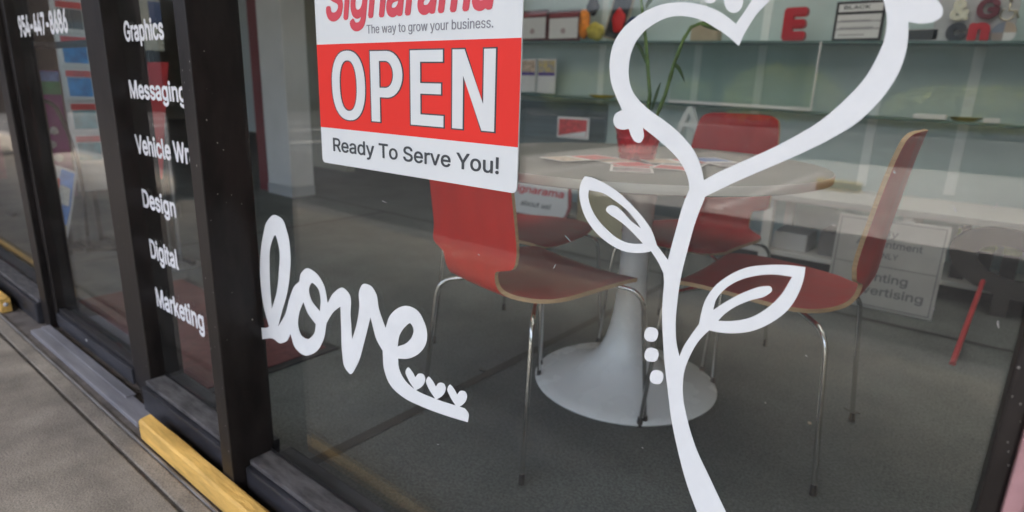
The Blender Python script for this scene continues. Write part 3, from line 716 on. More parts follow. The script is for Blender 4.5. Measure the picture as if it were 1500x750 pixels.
LEAF = mat('dark_leaf', (.06, .11, .03), .45, var=.3, scale=20)
def cane(pts, r0=.0085):
    bm = bmesh.new(); P = [Vector(p) - Vector((-.862, 1.675, .7413)) for p in pts]
    Q = []
    for i in range(len(P) - 1):
        for s in range(5): Q.append(P[i].lerp(P[i + 1], s / 5))
    Q.append(P[-1]); n = len(Q)
    tube(bm, Q, r0, 10, radii=[r0 * (1 - .45 * i / n) * (1.18 if i % 4 == 0 else 1) for i in range(n)])
    return frombm('stalk', bm, CANE, pot, smooth=True)
cane([(-.845, 1.68, .80), onY(952, 140, 1.69), onY(946, 60, 1.69), onY(938, -10, 1.69), onY(934, -60, 1.69)], .0062)
cane([(-.84, 1.685, .80), onY(974, 140, 1.70), onY(988, 92, 1.70), onY(1001, 58, 1.70), onY(1012, 40, 1.70), onY(1026, 34, 1.70), onY(1042, 38, 1.70)], .0060)
def leaf(base, tip, wd, bend):
    base = Vector(base); tip = Vector(tip); d = tip - base; side = d.cross(Vector((0, 1, .3))).normalized(); bm = bmesh.new(); rows = []
    for i in range(9):
        u = i / 8; c = base + d * u + Vector((0, 0, bend * math.sin(u * math.pi))); ww = wd * math.sin(math.pi * min(1, u * .92 + .08)) ** .7
        rows.append([bm.verts.new(c - side * ww), bm.verts.new(c + Vector((0, .003, -.004))), bm.verts.new(c + side * ww)])
    for i in range(8):
        for k in (0, 1): bm.faces.new((rows[i][k], rows[i][k + 1], rows[i + 1][k + 1], rows[i + 1][k]))
    for v in bm.verts: v.co -= Vector((-.862, 1.675, .7413))
    return frombm('leaf', bm, LEAF, pot, smooth=True)
leaf(onY(1026, 34, 1.70), onY(1052, 44, 1.70), .010, .004)
leaf(onY(946, 10, 1.69), onY(1005, -40, 1.66), .012, .03)
leaf(onY(938, -10, 1.69), onY(880, -60, 1.72), .012, .03)
leaf(onY(985, 92, 1.70), onY(1003, 120, 1.68), .006, .01)
leaf(onY(947, 95, 1.69), onY(931, 62, 1.70), .006, .01)
leaf(onY(955, 160, 1.69), onY(968, 120, 1.71), .005, .005)
cane([(-.85, 1.67, .80), onY(949, 165, 1.68), onY(951, 135, 1.68)], .005)
# brochures fanned on the table
def brochure(x, y, rz, k, label, c1, c2):
    o = empty('brochure', (x - .05, y, .7416 + k * .0012), rz)
    tag(o, label, 'brochure', 'brochures spread on the round table')
    boxo('sheet', -.055, .055, -.11, .11, 0, .0008, mat('brochure_paper', (.70, .68, .66), .35), o, bevel=0)
    boxo('picture', -.048, .048, .0, .100, .00095, .00105, c1, o, bevel=0)
    boxo('header', -.048, .048, -.10, -.02, .00095, .00105, c2, o, bevel=0)
PR = mat('print_red', (.52, .05, .05), .4, var=.5, scale=30); PG = mat('print_grey', (.22, .21, .22), .4, var=.6, scale=40); PB = mat('print_blue', (.06, .14, .36), .4, var=.4, scale=25)
PT = mat('print_tan', (.55, .42, .32), .4, var=.5, scale=40); PW = mat('print_white', (.72, .72, .72), .45, var=.02, scale=10)
for i, (x, y, rz, c1, c2, lab) in enumerate(((-.72, 1.47, .5, PR, PG, 'red and grey brochure nearest the window on the tabletop'), (-.80, 1.55, 1.1, PT, PR, 'tan brochure lying just in front of the red bucket'), (-.64, 1.60, .2, PG, PR, 'grey brochure at the right end of the brochure spread'),
        (-.69, 1.70, -.7, PR, PT, 'red topped brochure lying behind the grey brochure'), (-.60, 1.78, .9, PB, PG, 'blue and grey brochure farthest from the window'), (-.90, 1.50, -.3, PR, PT, 'red brochure at the left end of the brochure spread'))):
    brochure(x, y, rz, i, lab, c1, c2)

# ------------------------------------------------------------------ wall display behind the table
YW = 4.10
disp = empty('wall_display', (-1.0, YW, 0)); tag(disp, 'seafoam green display wall with two long glass shelves of samples', 'display wall')
def dp(o): o.matrix_parent_inverse = Matrix.Translation((1.0, -YW, 0)); return o
dp(boxo('wall_panel', -3.85, 2.398, YW, YW + .12, .0, 2.748, TEAL, disp, bevel=0))
for x in (-3.3, -2.46, -1.72, -1.30, -.63, -.2, .25):
    dp(boxo('wall_batten', x - .025, x + .025, YW - .006, YW - .0005, .45, 2.7, mat('pale_batten', (.74, .82, .81), .5), disp, bevel=.001))
TL = -.0225      # the shelves sag a little towards the right
def tiltM(x0, z0): return Matrix.Translation((x0, 0, z0)) @ Matrix.Rotation(-TL, 4, 'Y') @ Matrix.Translation((-x0, 0, -z0))
def shz(x, base):  # height of shelf top at x
    return base - (x + 1.5) * .0225
for nm, base in (('shelf', 1.268), ('shelf', .878)):
    M = tiltM(-1.5, base)
    M = Matrix.Translation((-1.5, 0, base)) @ Matrix.Rotation(.0225, 4, 'Y') @ Matrix.Translation((1.5, 0, -base))
    s_ = dp(boxo(nm, -3.7, 2.0, YW - .20, YW - .007, base - .014, base, TEALD, disp, bevel=.001, M=M))
YS = YW - .15
def sh(px, py): return onY(px, py, YS)
def card(name, px0, px1, ptop, base, label, cat, frame, face, border=.012, group=None, y=YS, header=None, thick=.012):
    a, b = onY(px0, ptop, y), onY(px1, ptop, y); x0, x1 = a.x, b.x; z0 = shz((x0 + x1) / 2, base) + .002 if base < 5 else base - 5; z1 = (a.z + b.z) / 2
    o = empty(name, ((x0 + x1) / 2, y, z0)); tag(o, label, cat, group)
    inv = Matrix.Translation((-(x0 + x1) / 2, -y, -z0))
    def P(q): q.matrix_parent_inverse = inv; return q
    P(boxo('frame', x0, x1, y, y + thick, z0, z1, frame, o, bevel=.002))
    P(boxo('face', x0 + border, x1 - border, y - .002, y - .0004, z0 + border, z1 - border * (1 if not header else 3.0), face, o, bevel=0))
    if header: P(boxo('header', x0 + border, x1 - border, y - .002, y - .0004, z1 - border * 2.6, z1 - border, header, o, bevel=0))
    return o, P, (x0, x1, z0, z1)
MAR = mat('maroon_board', (.10, .022, .025), .5, var=.2, scale=20); MARL = mat('maroon_header', (.30, .06, .07), .5)
g1 = 'maroon framed cards on the upper shelf'
for p0, p1, lab in ((760, 803, 'maroon framed white card on the upper shelf, right beside the open sign'), (803, 851, 'maroon framed white card on the upper shelf beside the orange and yellow toy')):
    o, P, (x0, x1, z0, z1) = card('framed_card', p0, p1, 15, 1.268, lab, 'framed card', MAR, PW, .018, g1, header=MARL)
    bm = bmesh.new(); lathe(bm, [(.0, 0), (.022, 0), (.022, .002), (0, .002)], 20, caps=False)
    for v in bm.verts: v.co = Vector(((x0 + x1) / 2 + v.co.x, YS - .0035 + v.co.z, z0 + .07 + v.co.y * .9))
    P(frombm('emblem', bm, mat('faint_print', (.45, .35, .36), .5), o))
# orange and yellow sample
smp = empty('toy_parrot', (onY(866, 58, YS).x, YS, shz(-2.46, 1.268))); tag(smp, 'orange and yellow plush shape leaning beside the maroon framed cards', 'soft sample')
def blob(name, c, r, s, m, parent, seed=1):
    bm = bmesh.new(); bmesh.ops.create_icosphere(bm, subdivisions=3, radius=1); rg = random.Random(seed)
    ph = [rg.uniform(0, 6) for _ in range(3)]
    for v in bm.verts:
        k = 1 + .12 * math.sin(4 * v.co.x + ph[0]) * math.sin(5 * v.co.z + ph[1]) + .06 * math.sin(9 * v.co.y + ph[2])
        v.co = Vector((v.co.x * s[0], v.co.y * s[1], v.co.z * s[2])) * r * k
        v.co += Vector(c)
    return frombm(name, bm, m, parent, smooth=True)
blob('body', (.03, 0, .065), .075, (.95, .5, .8), mat('yellow_plush', (.50, .42, .08), .8, var=.3, scale=30), smp, 2)
blob('wing', (-.065, 0, .12), .075, (.55, .45, 1.35), mat('orange_plush', (.75, .24, .03), .8, var=.3, scale=30), smp, 5)
blob('head', (-.02, .03, .24), .06, (.8, .6, 1), mat('black_plush', (.02, .015, .015), .8), smp, 8)
# tilted black and red frame
fr_c = onY(890, 25, YS)
tf = empty('tilted_frame', (onY(893, 60, YS).x, YS, shz(-2.35, 1.268))); tag(tf, 'tilted frame with red and black picture standing on the upper shelf', 'picture frame')
Mt = Matrix.Rotation(.26, 4, 'Y')
boxo('frame', -.075, .085, .02, .035, .01, .36, mat('tan_frame', (.42, .36, .28), .5), tf, M=Mt)
boxo('picture', -.062, .072, .016, .0195, .024, .346, BLACK, tf, M=Mt, bevel=0)
blob('red_shape', (.055, .008, .13), .06, (.8, .12, 1.3), mat('print_bright_red', (.65, .02, .02), .4), tf, 3)
# blue ball, tan box
bl = empty('blue_disc', (onY(926, 60, YS).x, YS, shz(-2.15, 1.268))); tag(bl, 'dark blue round sample on the upper shelf left of the plant stalk', 'sample disc')
bm = bmesh.new(); lathe(bm, [(0, -.01), (.055, -.01), (.06, 0), (.055, .01), (0, .01)], 32, caps=False)
for v in bm.verts: v.co = Vector((v.co.x, v.co.z, v.co.y + .10))
frombm('disc', bm, mat('navy_enamel', (.03, .06, .15), .4), bl, smooth=True, ang=40)
boxo('stand', -.02, .02, -.02, .03, .001, .045, BLACK, bl)
tb = boxo('cardboard_block', onY(1013, 62, YS).x, onY(1052, 62, YS).x, YS - .03, YS + .05, shz(-1.63, 1.268) + .001, shz(-1.63, 1.268) + .10, mat('tan_card', (.42, .36, .25), .7, var=.1, scale=10), bevel=.004)
tag(tb, 'tan block on the upper shelf under the bend of the plant stalk', 'block')
# standing letters
def letter(ch, px0, px1, ptop, pbot, m, label, y=YS, thick=.03, bold=.03, name='display_letter', group='display letters on the shelves'):
    a, b = onY(px0, ptop, y), onY(px1, pbot, y)
    o = text(name, ch, m, min(a.x, b.x), max(a.x, b.x), b.z, a.z, y, bold=bold, thick=thick)
    tag(o, label, 'letter', group); return o
REDL = mat('red_letter_paint', (.50, .012, .025), .4); BLKL = mat('dark_letter_paint', (.03, .035, .045), .35); WHL = mat('pale_letter_acrylic', (.62, .66, .66), .4); MRL = mat('plum_letter_paint', (.16, .03, .05), .4)
zE = onY(1163, 66, YS).z
e = text('display_letter', 'E', REDL, onY(1146, 60, YS).x, onY(1180, 60, YS).x, shz(-1.1, 1.268) + .001, onY(1163, 12, YS).z, YS, bold=.06, thick=.04); tag(e, 'thick red letter E standing on the upper shelf inside the heart', 'letter', 'display letters on the shelves')
a = text('display_letter', 'A', WHL, onY(1001, 190, YS).x, onY(1038, 190, YS).x, onY(1020, 197, YS).z, onY(1020, 156, YS).z, YS - .1, bold=.02, thick=.04); tag(a, 'pale grey letter A below the lower shelf beside the far chair', 'letter', 'display letters on the shelves')
# black board with pale lines
o, P, (x0, x1, z0, z1) = card('price_board', 1227, 1300, 1, 1.268, 'black edged white board with grey text rows on the upper shelf', 'board', BLACK, PW, .014, header=None)
for k in range(3):
    zz = z0 + (z1 - z0) * (.29 + .19 * k)
    P(boxo('rule', x0 + .014, x1 - .014, YS - .0030, YS - .0022, zz, zz + (.014 if k == 2 else .005), BLACK if k == 2 else SG, o, bevel=0))
P(text('heading', 'BLACK', SD, x0 + .04, x0 + .17, z0 + (z1 - z0) * .80, z0 + (z1 - z0) * .89, YS - .0022, o, bold=.02, thick=.0005))
for k in range(3):
    zz = z0 + (z1 - z0) * (.14 + .18 * k)
    P(boxo('text_row', x0 + .03, x0 + .03 + (.13, .17, .15)[k], YS - .0030, YS - .0022, zz, zz + .006, mat('faint_row', (.35, .35, .37), .5), o, bevel=0))
o, P, (x0, x1, z0, z1) = card('name_plate', 1329, 1377, 42, 1.268, 'low dark name plate with pale rim beside the silver sample panel', 'name plate', mat('pale_rim', (.45, .47, .47), .4), mat('dark_plate', (.05, .055, .06), .35), .006)
# silver sample panel with raised letters
SIL = mat('brushed_sample_panel', (.46, .47, .48), .4, metal=.15, var=.06, scale=40, stretch=(.1, 1, 1))
o, P, (x0, x1, z0, z1) = card('sample_panel', 1378, 1500, -14, 1.268, 'silver sample panel with raised letters, symbols and a round pie shape', 'sample panel', SIL, SIL, .004)
def raised(nm, ch, m, pa, pb, top, bot, bold=.04):
    P(text(nm, ch, m, onY(pa, bot, YS).x, onY(pb, bot, YS).x, onY((pa + pb) / 2, bot, YS).z, onY((pa + pb) / 2, top, YS).z, YS - .013, o, bold=bold, thick=.018, fitall=True))
GOLD = mat('gold_letter', (.62, .56, .42), .25, metal=.6)
raised('raised_letter', '&', GOLD, 1390, 1419, 0, 31); raised('raised_letter', 'G', MRL, 1428, 1462, -2, 29)
raised('raised_letter', 'c', BLKL, 1383, 1413, 34, 62, .06); raised('raised_letter', 'n', REDL, 1415, 1447, 34, 62, .06)
# wheelchair symbol (seated figure over a wheel) and pie disc
cx, cz = onY(1478, 16, YS).x, onY(1478, 16, YS).z
bm = bmesh.new()
ring = [(cx - .003 + .028 * math.cos(R(q)), YS - .006, cz - .015 + .028 * math.sin(R(q))) for q in range(120, 400, 14)]
tube(bm, ring, .004, 6); tube(bm, [(cx, YS - .006, cz + .035), (cx, YS - .006, cz + .002), (cx + .03, YS - .006, cz - .002), (cx + .042, YS - .006, cz - .035)], .005, 6)
bmesh.ops.create_icosphere(bm, subdivisions=2, radius=.009, matrix=Matrix.Translation((cx, YS - .006, cz + .048)))
P(frombm('wheelchair_symbol', bm, GOLD, o, smooth=True))
px_, pz_ = onY(1470, 48, YS).x, onY(1470, 48, YS).z
for k, (a0, a1, m_) in enumerate(((0, 90, mat('pie_tan', (.45, .36, .28), .5)), (90, 180, mat('pie_blue', (.20, .24, .32), .5)), (180, 270, mat('pie_grey', (.32, .27, .25), .5)), (270, 360, PW))):
    P(panel('pie_quarter', [[(px_, pz_)] + [(px_ + .05 * math.cos(R(a0 + (a1 - a0) * q / 10)), pz_ + .05 * math.sin(R(a0 + (a1 - a0) * q / 10))) for q in range(11)]], m_, YS - .012, .010, o))
# brochures standing on the lower shelf, and small things
g2 = 'leaflets standing on the lower shelf'
for p0, p1, lab in ((760, 786, 'tall leaflet with tan picture on the lower shelf right beside the open sign'), (788, 815, 'tall leaflet with colourful picture, the right one on the lower shelf')):
    o, P, (x0, x1, z0, z1) = card('leaflet', p0, p1, 86, .885, lab, 'leaflet', PW, PW, .004, g2, thick=.004)
    P(boxo('picture', x0 + .008, x1 - .008, YS - .0032, YS - .0022, z1 - .10, z1 - .012, PT if p0 < 770 else mat('print_mixed', (.20, .25, .40), .4, var=.6, scale=18, col2=(.75, .55, .12)), o, bevel=0))
    P(boxo('band', x0 + .008, x1 - .008, YS - .0032, YS - .0022, z1 - .125, z1 - .1005, mat('print_violet', (.10, .06, .28), .4), o, bevel=0))
def dish(name, pa, pb, pc, m, label, h=.02, cat='dish'):
    x0, x1 = onY(pa, pc, YS).x, onY(pb, pc, YS).x; r = (x1 - x0) / 2
    bm = bmesh.new(); lathe(bm, [(r * .6, 0), (r, h), (r * .93, h), (r * .55, .004)], 32)
    for v in bm.verts: v.co.y *= .6
    q = frombm(name, bm, m, None, smooth=True, ang=40, loc=((x0 + x1) / 2, YS, shz((x0 + x1) / 2, .878) + .0015)); tag(q, label, cat)
dish('yellow_dish', 863, 903, 142, mat('yellow_plastic', (.65, .45, .02), .4), 'flat yellow dish on the lower shelf left of the heart decal')
dish('gold_dish', 1387, 1440, 178, mat('dull_gold', (.28, .20, .06), .35, metal=.5), 'dull gold dish on the lower shelf above the upright chair back')
for p0, p1, lab in ((1338, 1386, 'white strip on the lower shelf left of the gold dish'), (1441, 1465, 'short white strip on the lower shelf right of the gold dish')):
    x0, x1 = onY(p0, 178, YS).x, onY(p1, 178, YS).x
    q = boxo('white_strip', x0, x1, YS - .06, YS, shz((x0 + x1) / 2, .878) + .003, shz((x0 + x1) / 2, .878) + .026, PW, bevel=.002); tag(q, lab, 'strip', 'white strips on the lower shelf')
# clear panel standing on the lower shelf
ac = boxo('acrylic_sheet', onY(985, 150, YS).x, onY(1192, 160, YS).x, YS - .045, YS - .038, .884, 1.245, ACRYL, bevel=0); tag(ac, 'clear acrylic sheet standing on the lower shelf inside the heart', 'clear sheet')
af = empty('sheet_holder', (onY(1090, 160, YS).x, YS - .07, .88)); tag(af, 'white rail holding the clear acrylic sheet on the lower shelf', 'holder')
def AP(q): q.matrix_parent_inverse = Matrix.Translation((-onY(1090, 160, YS).x, -YS + .07, -.88)); return q
AP(boxo('rail', onY(985, 150, YS).x, onY(1192, 160, YS).x, YS - .066, YS - .048, .8785, .896, PW, af, M=Matrix.Translation((-1.4, 0, .88)) @ Matrix.Rotation(.02, 4, 'Y') @ Matrix.Translation((1.4, 0, -.88))))
AP(boxo('post', onY(1190, 160, YS).x, onY(1190, 160, YS).x + .008, YS - .066, YS - .048, .885, 1.25, PW, af))
# small framed poster below the lower shelf
o, P, (x0, x1, z0, z1) = card('small_poster', 817, 863, 172, 5 + .60, 'small framed red and white poster standing beyond the table', 'poster', PW, PR, .014, y=YS - .1)
P(panel('white_wedge', [[(x0 + .02, z0 + .016), (x1 - .016, z0 + .016), (x1 - .016, z0 + .06)]], PW, YS - .1035, .001, o))
# low cabinet band behind the poster, dark slats
dp(boxo('dark_slats', -3.84, -2.38, YW - .012, YW - .0065, .50, .855, mat('slate_slats', (.13, .17, .18), .6, var=.2, scale=4, stretch=(.2, 1, 12)), disp, bevel=0))

# low white bench with cross rails
bench = empty('display_bench', (-.8, 3.72, 0)); tag(bench, 'long low white bench with lower shelf standing along the green wall', 'bench')
def bp_(q): q.matrix_parent_inverse = Matrix.Translation((.8, -3.72, 0)); return q
bp_(boxo('bench_top', -3.0, 1.9, 3.48, 4.02, .395, .43, mat('bench_grey_white', (.50, .50, .48), .5, var=.05, scale=5), bench, bevel=.003))
bp_(boxo('lower_shelf', -3.0, 1.9, 3.55, 4.0, .075, .10, WPAINT, bench, bevel=.003))
for x in (-2.98, -1.95, -.99, -.33, .62, 1.8):
    bp_(boxo('leg', x, x + .05, 3.50, 3.55, .002, .3945, WPAINT, bench, bevel=.003))
    bp_(boxo('leg', x, x + .05, 3.94, 3.99, .102, .3945, WPAINT, bench, bevel=.003))
# white rolls on lower shelf and green packets
for k, (x, lab) in enumerate(((-.86, 'white box on the bench shelf left of the appointment sign'), (-.62, 'grey box on the bench shelf just behind the appointment sign'))):
    q = boxo('storage_box', x - .09, x + .09, 3.62, 3.84, .1015, .20 + .04 * k, PW if k == 0 else mat('grey_card', (.22, .22, .22), .6), bevel=.004); tag(q, lab, 'box', 'boxes on the bench shelf')
GP = mat('green_packet', (.30, .44, .12), .45, var=.3, scale=30)
for k, (x, lab) in enumerate(((-.075, 'green packet at the left end of the row under the bench'), (.02, 'green packet in the middle of the row under the bench'), (.115, 'green packet at the right end of the row, partly off the picture'))):
    q = empty('green_packet', (x, 3.62, .1015)); tag(q, lab, 'packet', 'green packets in a row under the bench')
    boxo('packet', -.035, .035, 0, .05, .155, .25, GP, q, bevel=.004); boxo('clip', -.018, .018, -.012, -.0015, .20, .275, BLACK, q, bevel=.002)
    boxo('holder', -.03, .03, .0, .06, .0, .154, DARK, q, bevel=.002)

# appointment sign leaning against the bench
ps = empty('appointment_sign', (-.33, 3.14, 0)); tag(ps, 'white thin bordered sign standing on the floor reading By Appointment Only', 'sign')
Ms = Matrix.Rotation(-.03, 4, 'X')
boxo('board', -.22, .215, .0, .006, .003, .425, mat('sign_pale', (.55, .56, .55), .5, var=.05, scale=6), ps, M=Ms, bevel=.001)
bm = bmesh.new()
for a_ in ((-.208, .203, .014, .018), (-.208, .203, .410, .414), (-.208, -.204, .018, .41), (.199, .203, .018, .41), (-.204, .199, .205, .208)): box(bm, a_[0], a_[1], -.0016, -.0004, a_[2], a_[3], Ms)
frombm('border', bm, SG, ps)
for s_, x0, x1, z, h in (('By', -.03, .03, .345, .032), ('Appointment', -.13, .13, .295, .032), ('ONLY', -.045, .045, .245, .026), ('Printing', -.10, .10, .135, .04), ('Advertising', -.15, .17, .07, .04)):
    text('letters', s_, SG, x0, x1, z, z + h, -.0005, ps, bold=.015, thick=.0006, M=Ms)
# big grey ring-like letter and red rod
ri = empty('display_letter', (.11, 3.437, .0)); tag(ri, 'large dark grey curved letter leaning by the bench at the right edge', 'letter')
Mr = Matrix.Translation((0, 0, .25)) @ Matrix.Rotation(.25, 4, 'Y')
def el2(rx, rz, n=48): return [(rx * math.cos(2 * math.pi * k / n), rz * math.sin(2 * math.pi * k / n)) for k in range(n)]
panel('ring', [el2(.235, .150), el2(.125, .070)], mat('charcoal_foam', (.05, .048, .047), .6, var=.1, scale=20), 0, .04, ri, M=Mr)
boxo('foot', -.03, .03, .004, .036, .0015, .108, MATS['charcoal_foam'], ri)
bm = bmesh.new(); p0 = onZ(1395, 533, .006); p1 = onY(1440, 412, 3.42)
tube(bm, [p0, p0.lerp(p1, .5), p1], .010, 12); rr = frombm('red_rod', bm, mat('red_rod_paint', (.42, .03, .035), .45), smooth=True, ang=50); tag(rr, 'thin red rod leaning over the floor in front of the bench', 'rod')
# store tag sign beyond the first chair
st = empty('logo_plaque', (onY(800, 290, 3.3).x, 3.3, 0)); tag(st, 'white plaque with rounded dark red edge and red logo letters beyond the first chair', 'plaque')
xx0, xx1 = onY(757, 290, 3.3).x - st.location.x, onY(836, 290, 3.3).x - st.location.x
pl_o = [(xx0 - .05, .10), (xx1 - .07, .10), (xx1 - .02, .14), (xx1, .20), (xx1 - .01, .335), (xx0 - .05, .335)]
pl_i = [(xx0 - .05, .108), (xx1 - .075, .108), (xx1 - .035, .145), (xx1 - .018, .2), (xx1 - .025, .328), (xx0 - .05, .328)]
panel('rim', [pl_o], MARL, 0, .02, st); panel('face', [pl_i], PW, -.003, .0025, st)
text('logo_letters', 'Signarama', SLR, xx0 - .06, xx1 - .05, .255, .305, -.0035, st, bold=.02, shear=.2, thick=.0006)
text('letters', 'about us!', SD, xx0 + .04, xx1 - .15, .165, .20, -.0035, st, bold=.01, shear=.2, thick=.0006)
boxo('stand', -.12, .10, .021, .06, .0, .30, BLACK, st)
bx_ = boxo('floor_bin', onY(838, 380, 3.42).x, onY(925, 380, 3.42).x, 3.44, 3.47, .002, .392, mat('beige_cabinet', (.50, .45, .30), .6, var=.05, scale=6), bevel=.004); tag(bx_, 'beige cabinet front under the bench seen through the left leaf decal', 'cabinet')

# ------------------------------------------------------------------ left side of the shop
pil = empty('pillar', (-4.77, 2.89, 0)); tag(pil, 'square white painted pillar standing inside the shop left of the open sign', 'pillar')
def pp(q): q.matrix_parent_inverse = Matrix.Translation((4.77, -2.89, 0)); return q
pp(boxo('shaft', -4.95, -4.59, 2.785, 3.0, .09, 2.748, mat('pillar_white', (.60, .60, .59), .6, var=.06, scale=4), pil, bevel=.004))
pp(boxo('skirting', -4.955, -4.585, 2.78, 3.005, .002, .089, mat('pillar_skirting', (.40, .41, .41), .6), pil, bevel=.003))
rp = boxo('upright_board', -5.16, -5.02, 2.82, 2.86, .002, 2.6, mat('dark_red_panel', (.16, .03, .035), .6, var=.1, scale=5), bevel=.003); tag(rp, 'tall narrow dark red panel just left of the white pillar', 'panel')
rp2 = boxo('upright_board', -5.34, -5.17, 2.84, 2.88, .5, 2.6, mat('grey_panel', (.30, .33, .34), .6), bevel=.003); tag(rp2, 'tall grey panel left of the dark red panel', 'panel')
pw = boxo('partition_wall', -5.6, -3.86, 4.10, 4.2, 1.02, 2.748, OLIVE, bevel=0); tag(pw, 'olive grey wall over a dark opening behind the pillar', 'wall')
pw2 = boxo('partition_wall', -7.2, -5.62, 4.10, 4.2, 0.002, 2.748, OLIVE, bevel=0); tag(pw2, 'olive grey full height wall left of the dark opening', 'wall')
cab = empty('dark_cabinet', (-4.7, 5.2, 0)); tag(cab, 'dark cabinet with drawers seen through the opening under the open sign', 'cabinet')
boxo('carcass', -.8, .9, 0, .5, .0, .92, mat('cabinet_black', (.025, .026, .03), .4), cab)
for k in range(3):
    for j in range(3):
        boxo('drawer', -.77 + .56 * j, -.24 + .56 * j, -.018, -.002, .06 + .28 * k, .31 + .28 * k, mat('drawer_grey', (.05, .052, .058), .35, var=.3, scale=4), cab, bevel=.004)
# brochure rack
XR = -3.9
def rack(nm, y0, y1, z0, z1, m, label, cat, x=XR, feet=True):
    o = empty(nm, (x, (y0 + y1) / 2, 0)); tag(o, label, cat)
    h = (y1 - y0) / 2
    boxo('board', -.012, 0, -h, h, z0, z1, m, o, bevel=.002)
    if feet:
        for s in (-1, 1): boxo('foot', -.14, .10, s * h * .7 - .012, s * h * .7 + .012, .002, z0 + .02 if z0 < .05 else .03, BLACK, o)
        if z0 > .05: boxo('post', -.03, -.013, -.012, .012, .03, z1 - .05, BLACK, o)
    return o, h
o, h = rack('brochure_rack', 1.085, 1.235, .32, 1.55, mat('rack_grey', (.62, .66, .68), .5, var=.1, scale=8), 'grey upright rack of brochures with red headers and blue pictures', 'rack')
for k, zc in enumerate((1.42, 1.245, 1.075, .905, .735, .565)):
    boxo('leaflet_back', .001, .006, -h + .012, h - .01, zc - .095, zc + .058, mat('leaflet_pale', (.72, .76, .78), .45), o, bevel=0)
    boxo('red_header', .0065, .008, -h + .020, h - .016, zc + .022, zc + .054, mat('header_red', (.62, .05, .05), .45, var=.15, scale=30), o, bevel=0)
    boxo('blue_picture', .0065, .008, -h + .024, h - .018, zc - .078, zc + .018, (mat('deep_blue_print', (.03, .25, .80), .35, var=.5, scale=14), mat('grey_print', (.10, .12, .13), .4), mat('teal_print', (.05, .28, .34), .4, var=.4, scale=14))[(1, 1, 0, 0, 2, 2)[k]], o, bevel=0)
o, h = rack('purple_banner', .955, 1.075, .30, .955, mat('purple_print', (.19, .018, .15), .5, var=.3, scale=6), 'purple upright banner with pale flower print beside the brochure rack', 'banner', x=XR)
boxo('green_picture', .001, .003, -h, h, .835, .90, mat('green_print', (.03, .20, .08), .5, var=.4, scale=12), o, bevel=0)
boxo('sky_picture', .001, .003, -h, h, .901, .95, mat('blue_sky_print', (.12, .20, .42), .5, var=.5, scale=12), o, bevel=0)
for k in range(4): blob('pale_flower', (.004, -.02 + .02 * (k % 2), .44 + .07 * k), .020, (.05, 1, 1), mat('pale_print', (.42, .40, .42), .5, var=.4, scale=40), o, k)
o, h = rack('red_banner', 1.17, 1.27, .22, .72, mat('dull_red_print', (.55, .05, .06), .55, var=.35, scale=9), 'dull red banner standing low beside the door glass', 'banner', x=XR + .22)
# small triangular pennant on a black stand, behind the door glass
pen = empty('pennant_stand', onZ(97, 372, 0)); tag(pen, 'black bent wire stand behind the door glass', 'stand')
ln = pen.location.copy()
def onray(px, py): # on the vertical plane through the stand's foot, facing the camera along X
    r = ray(px, py); n_ = Vector((ln.x, ln.y, 0)).normalized(); k = (ln.dot(n_)) / r.dot(n_); q = r * k; return Vector((q.x, q.y, q.z + H))
bm = bmesh.new(); tube(bm, rounded([onray(31, 147) - ln, onray(78, 147) - ln, onray(105, 205) - ln, onray(120, 262) - ln, onray(128, 345) - ln + Vector((0, 0, 0))], .1), .010, 8)
frombm('arm', bm, BLACK, pen, smooth=True)
bm = bmesh.new(); q_ = onray(128, 345) - ln; tube(bm, [q_, Vector((q_.x, q_.y, .01))], .010, 8); tube(bm, [Vector((q_.x - .1, q_.y - .1, .01)), Vector((q_.x + .1, q_.y + .1, .01))], .010, 8); frombm('base', bm, BLACK, pen, smooth=True)
pn = empty('pennant', ln); tag(pn, 'small pointed pennant printed blue, orange and yellow behind the door glass', 'pennant')
def tri(name, pts, m, off, th=.003):
    bm = bmesh.new(); n_ = Vector((ln.x, ln.y, 0)).normalized()
    A = [bm.verts.new(onray(*p) - ln - n_ * off) for p in pts]; B = [bm.verts.new(v.co + n_ * th) for v in A]
    bm.faces.new(A); bm.faces.new(B[::-1])
    for i in range(len(A)): bm.faces.new((A[i], A[(i + 1) % len(A)], B[(i + 1) % len(A)], B[i]))
    frombm(name, bm, m, pn)
tri('cloth', [(76, 240), (113, 252), (107, 300), (98, 357), (93, 357), (86, 300)], PW, 0)
tri('blue_field', [(90, 247), (109, 254), (104, 300), (97, 330), (91, 330), (85, 290), (87, 262)], mat('banner_blue', (.10, .30, .78), .5, var=.3, scale=20), .004)
tri('orange_field', [(79, 259), (88, 262), (86, 292), (83, 285)], mat('banner_orange', (.85, .16, .06), .5), .006)
tri('text_patch', [(88, 270), (103, 276), (101, 302), (86, 298)], mat('banner_pale', (.60, .62, .60), .5, var=.3, scale=120), .008)
tri('yellow_tip', [(91, 330), (97, 331), (96, 345), (92, 345)], mat('banner_yellow', (.6, .5, .08), .5), .006)
